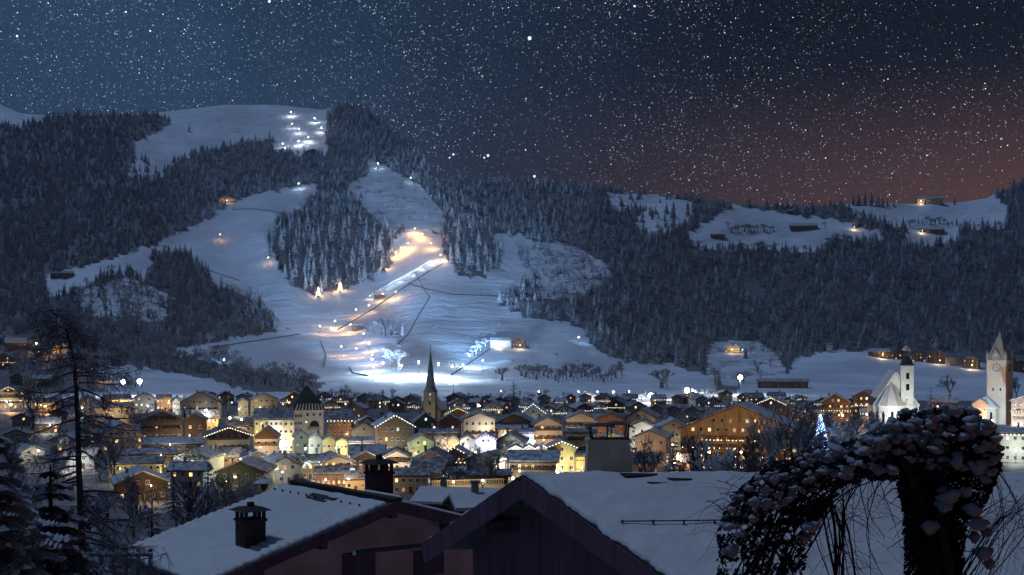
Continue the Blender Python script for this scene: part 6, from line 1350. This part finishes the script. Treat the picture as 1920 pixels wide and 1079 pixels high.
# overgrown vine arch with snow clumps on the right
def vine():
    r = random.Random(23); d0 = 9.0
    o = thing('vine_arch', 'dark overgrown vine arch loaded with snow clumps at the lower right', 'shrub', (P(1750, 1079, d0).x, d0, float(near_z(9))))
    bs = o.location.copy(); Q = lambda x, y, dd=0.0: P(x, y, d0 + dd) - bs
    plain('vine_leaf', (0.020, 0.012, 0.020), 0.8, 0.5, 9); plain('vine_stem', (0.035, 0.022, 0.028), 0.85, 0.4, 9)
    def curve(cps, n=10):
        cps = [Vector(c) for c in cps]; out = []
        for i in range(n + 1):
            t = i / n * (len(cps) - 1); k = min(len(cps) - 2, int(t)); f = t - k
            p0, p1, p2, p3 = cps[max(0, k - 1)], cps[k], cps[k + 1], cps[min(len(cps) - 1, k + 2)]
            out.append(.5 * ((2 * p1) + (p2 - p0) * f + (2 * p0 - 5 * p1 + 4 * p2 - p3) * f * f + (3 * p1 - p0 - 3 * p2 + p3) * f ** 3))
        return out
    def stems(name, paths, count, jit, r0):
        for k in range(count):
            B = MB(); c = r.choice(paths); jx, jy, jd = r.gauss(0, jit), r.gauss(0, jit * .5), r.gauss(0, .16)
            pts = curve([Q(x + jx * (.5 + .5 * i / len(c)) + r.gauss(0, jit * .35), y + jy + r.gauss(0, jit * .3), jd + r.gauss(0, .08)) for i, (x, y) in enumerate(c)], 14)
            rr = r0 * r.uniform(.5, 1.2); B.tube(pts, [rr * (1 - .6 * i / 14) for i in range(15)], 5)
            for q in range(5):
                s = pts[r.randint(4, 13)]; e = s + Vector((r.uniform(-.3, .3), r.uniform(-.2, .2), r.uniform(-.25, .12))); B.tube([s, s.lerp(e, .5) + Vector((0, 0, .04)), e], [rr * .3, rr * .22, .0015], 3)
            link(name, B.mesh(name, 'vine_stem'), o)
    stems('stem', [[(1775, 1300), (1770, 1100), (1745, 980), (1715, 900), (1690, 850), (1650, 830)], [(1790, 1300), (1775, 1100), (1755, 960), (1770, 880), (1800, 830)]], 20, 16, .032)
    stems('stem', [[(1420, 1350), (1450, 1130), (1500, 1010), (1560, 930), (1640, 880), (1720, 850)], [(1560, 1350), (1570, 1130), (1560, 1000), (1545, 930), (1500, 890)], [(1380, 1300), (1400, 1100), (1440, 1000), (1470, 930), (1520, 880)]], 30, 26, .011)
    stems('stem', [[(1800, 830), (1850, 880), (1880, 950), (1872, 1050), (1840, 1130)], [(1700, 850), (1650, 900), (1640, 960), (1680, 1000)], [(1560, 880), (1440, 900), (1370, 960), (1345, 1050)], [(1480, 1100), (1420, 1000), (1380, 940), (1350, 930)], [(1640, 870), (1600, 930), (1590, 1000), (1620, 1090)], [(1800, 1100), (1850, 1000), (1890, 960), (1915, 930)]], 60, 30, .005)
    region = [(1345, 1000), (1370, 930), (1440, 872), (1560, 842), (1640, 805), (1700, 775), (1760, 764), (1830, 772), (1868, 815), (1878, 880), (1850, 940), (1812, 990), (1800, 1090), (1695, 1090), (1695, 960), (1680, 905), (1620, 895), (1570, 930), (1530, 985), (1500, 1090), (1345, 1090)]
    B = MB(); n = 0
    lx, ly = RS.normal(0, 6, 40000) + RS.uniform(1325, 1895, 40000), RS.normal(0, 5, 40000) + RS.uniform(760, 1095, 40000); ok_ = in_poly(lx, ly, region)
    ok_ &= ~((lx < 1540) & (ly > 985) & (RS.uniform(0, 1, 40000) < .55))
    ok_ &= (wob(lx, ly, 60, 60, 71) + .6 * wob(lx, ly, 22, 22, 72) > -.75) | (lx > 1620)
    for x, y in list(zip(lx[ok_], ly[ok_]))[:15000]:
        c = Q(x, y, r.uniform(-.28, .28)); s = r.uniform(.012, .032)
        a = Vector((r.gauss(0, 1), r.gauss(0, 1), r.gauss(0, 1))).normalized(); b = a.orthogonal().normalized(); k = a.cross(b)
        B.add([c - b * s, c + k * s * .5, c + b * s * 1.2, c - k * s * .5], [(0, 1, 2, 3)]); n += 1
    for k in range(700):     # the trunk's matted core
        y = r.uniform(880, 1100); x = np.interp(y, [880, 1100], [1730, 1768]) + r.uniform(-38, 38)
        c = Q(x, y, r.uniform(-.1, .1)); s = r.uniform(.05, .09); a = Vector((r.gauss(0, 1), r.gauss(0, .4), r.gauss(0, .5))).normalized(); b = a.orthogonal().normalized(); q = a.cross(b)
        B.add([c - b * s, c + q * s * .7, c + b * s, c - q * s * .7], [(0, 1, 2, 3)])
    lv = link('leaves', B.mesh('leaves', 'vine_leaf'), o); lv['kind'] = 'stuff'
    clumps = []
    for s in range(6):
        rr = random.Random(s); bm = MB(); V = []; rows_ = 9; sd = 14
        for i in range(rows_ + 1):
            th = math.pi * i / rows_
            for j in range(sd):
                ph = 2 * math.pi * j / sd; dv = Vector((math.sin(th) * math.cos(ph), math.sin(th) * math.sin(ph), math.cos(th)))
                k = 1 + .22 * math.sin(3.1 * dv.x + s) * math.cos(2.7 * dv.y - s) + .12 * math.sin(5.3 * dv.z + 4.1 * dv.x + 2 * s) + rr.uniform(-.03, .03)
                if dv.z < 0: k *= .72
                V.append(dv * k)
        for i in range(rows_):
            for j in range(sd): bm.f.append((i * sd + j, i * sd + (j + 1) % sd, (i + 1) * sd + (j + 1) % sd, (i + 1) * sd + j)); bm.m.append(0)
        bm.v = [tuple(v) for v in V]; clumps.append(bm.mesh('snow_clump', 'clump_snow', True))
    band = [(1350, 1000), (1370, 935), (1440, 875), (1560, 842), (1640, 802), (1700, 772), (1760, 760), (1830, 768), (1870, 815), (1880, 870), (1845, 905), (1780, 880), (1700, 880), (1620, 890), (1560, 905), (1480, 940), (1400, 985)]
    spots = []
    bx_, by_ = RS.uniform(1345, 1885, 3000), RS.uniform(758, 1005, 3000); ok_ = in_poly(bx_, by_, band)
    for x, y in list(zip(bx_[ok_], by_[ok_]))[:420]: spots.append((x, y, r.uniform(4.5, 12.5) * (1.0 if x > 1560 else .8)))
    for x, y in ((1765, 920), (1780, 935), (1795, 945), (1810, 925), (1825, 960), (1835, 985), (1850, 1000), (1770, 950), (1828, 1010), (1845, 1040), (1415, 945), (1420, 960), (1370, 1035), (1390, 1010), (1520, 990), (1508, 1010), (1745, 990), (1835, 880), (1850, 865), (1855, 1060)): spots.append((x, y, r.uniform(12, 20)))
    for x, y, s in spots:
        k = s / F * d0; dd = r.uniform(-.42, -.05)
        link('snow_clump', r.choice(clumps), o, tuple(Q(x, y, dd)), (r.uniform(-.3, .3), r.uniform(-.3, .3), r.uniform(0, 6.28)), (k * r.uniform(.95, 1.4), k, k * r.uniform(.65, .95)))
snow_mat('clump_snow', (0.46, 0.46, 0.50), 12, 0.02, 0.6)
vine()

# ------------------------------------------------------------------ thin night haze
B = MB(); B.box(-2600, 2600, -60, 4200, -60, 660)
m = bpy.data.materials.new('haze_air'); m.use_nodes = True; T = NT(m.node_tree)
out = T.new('ShaderNodeOutputMaterial'); v = T.new('ShaderNodeVolumePrincipled'); T.l.new(v.outputs[0], out.inputs['Volume'])
v.inputs['Color'].default_value = (0.62, 0.78, 1.0, 1); v.inputs['Density'].default_value = 0.00006; v.inputs['Anisotropy'].default_value = 0.2
MATS['haze_air'] = m
hz = link('haze', B.mesh('haze', 'haze_air')); hz['kind'] = 'stuff'; hz['label'] = 'thin pale blue night haze in the valley air'
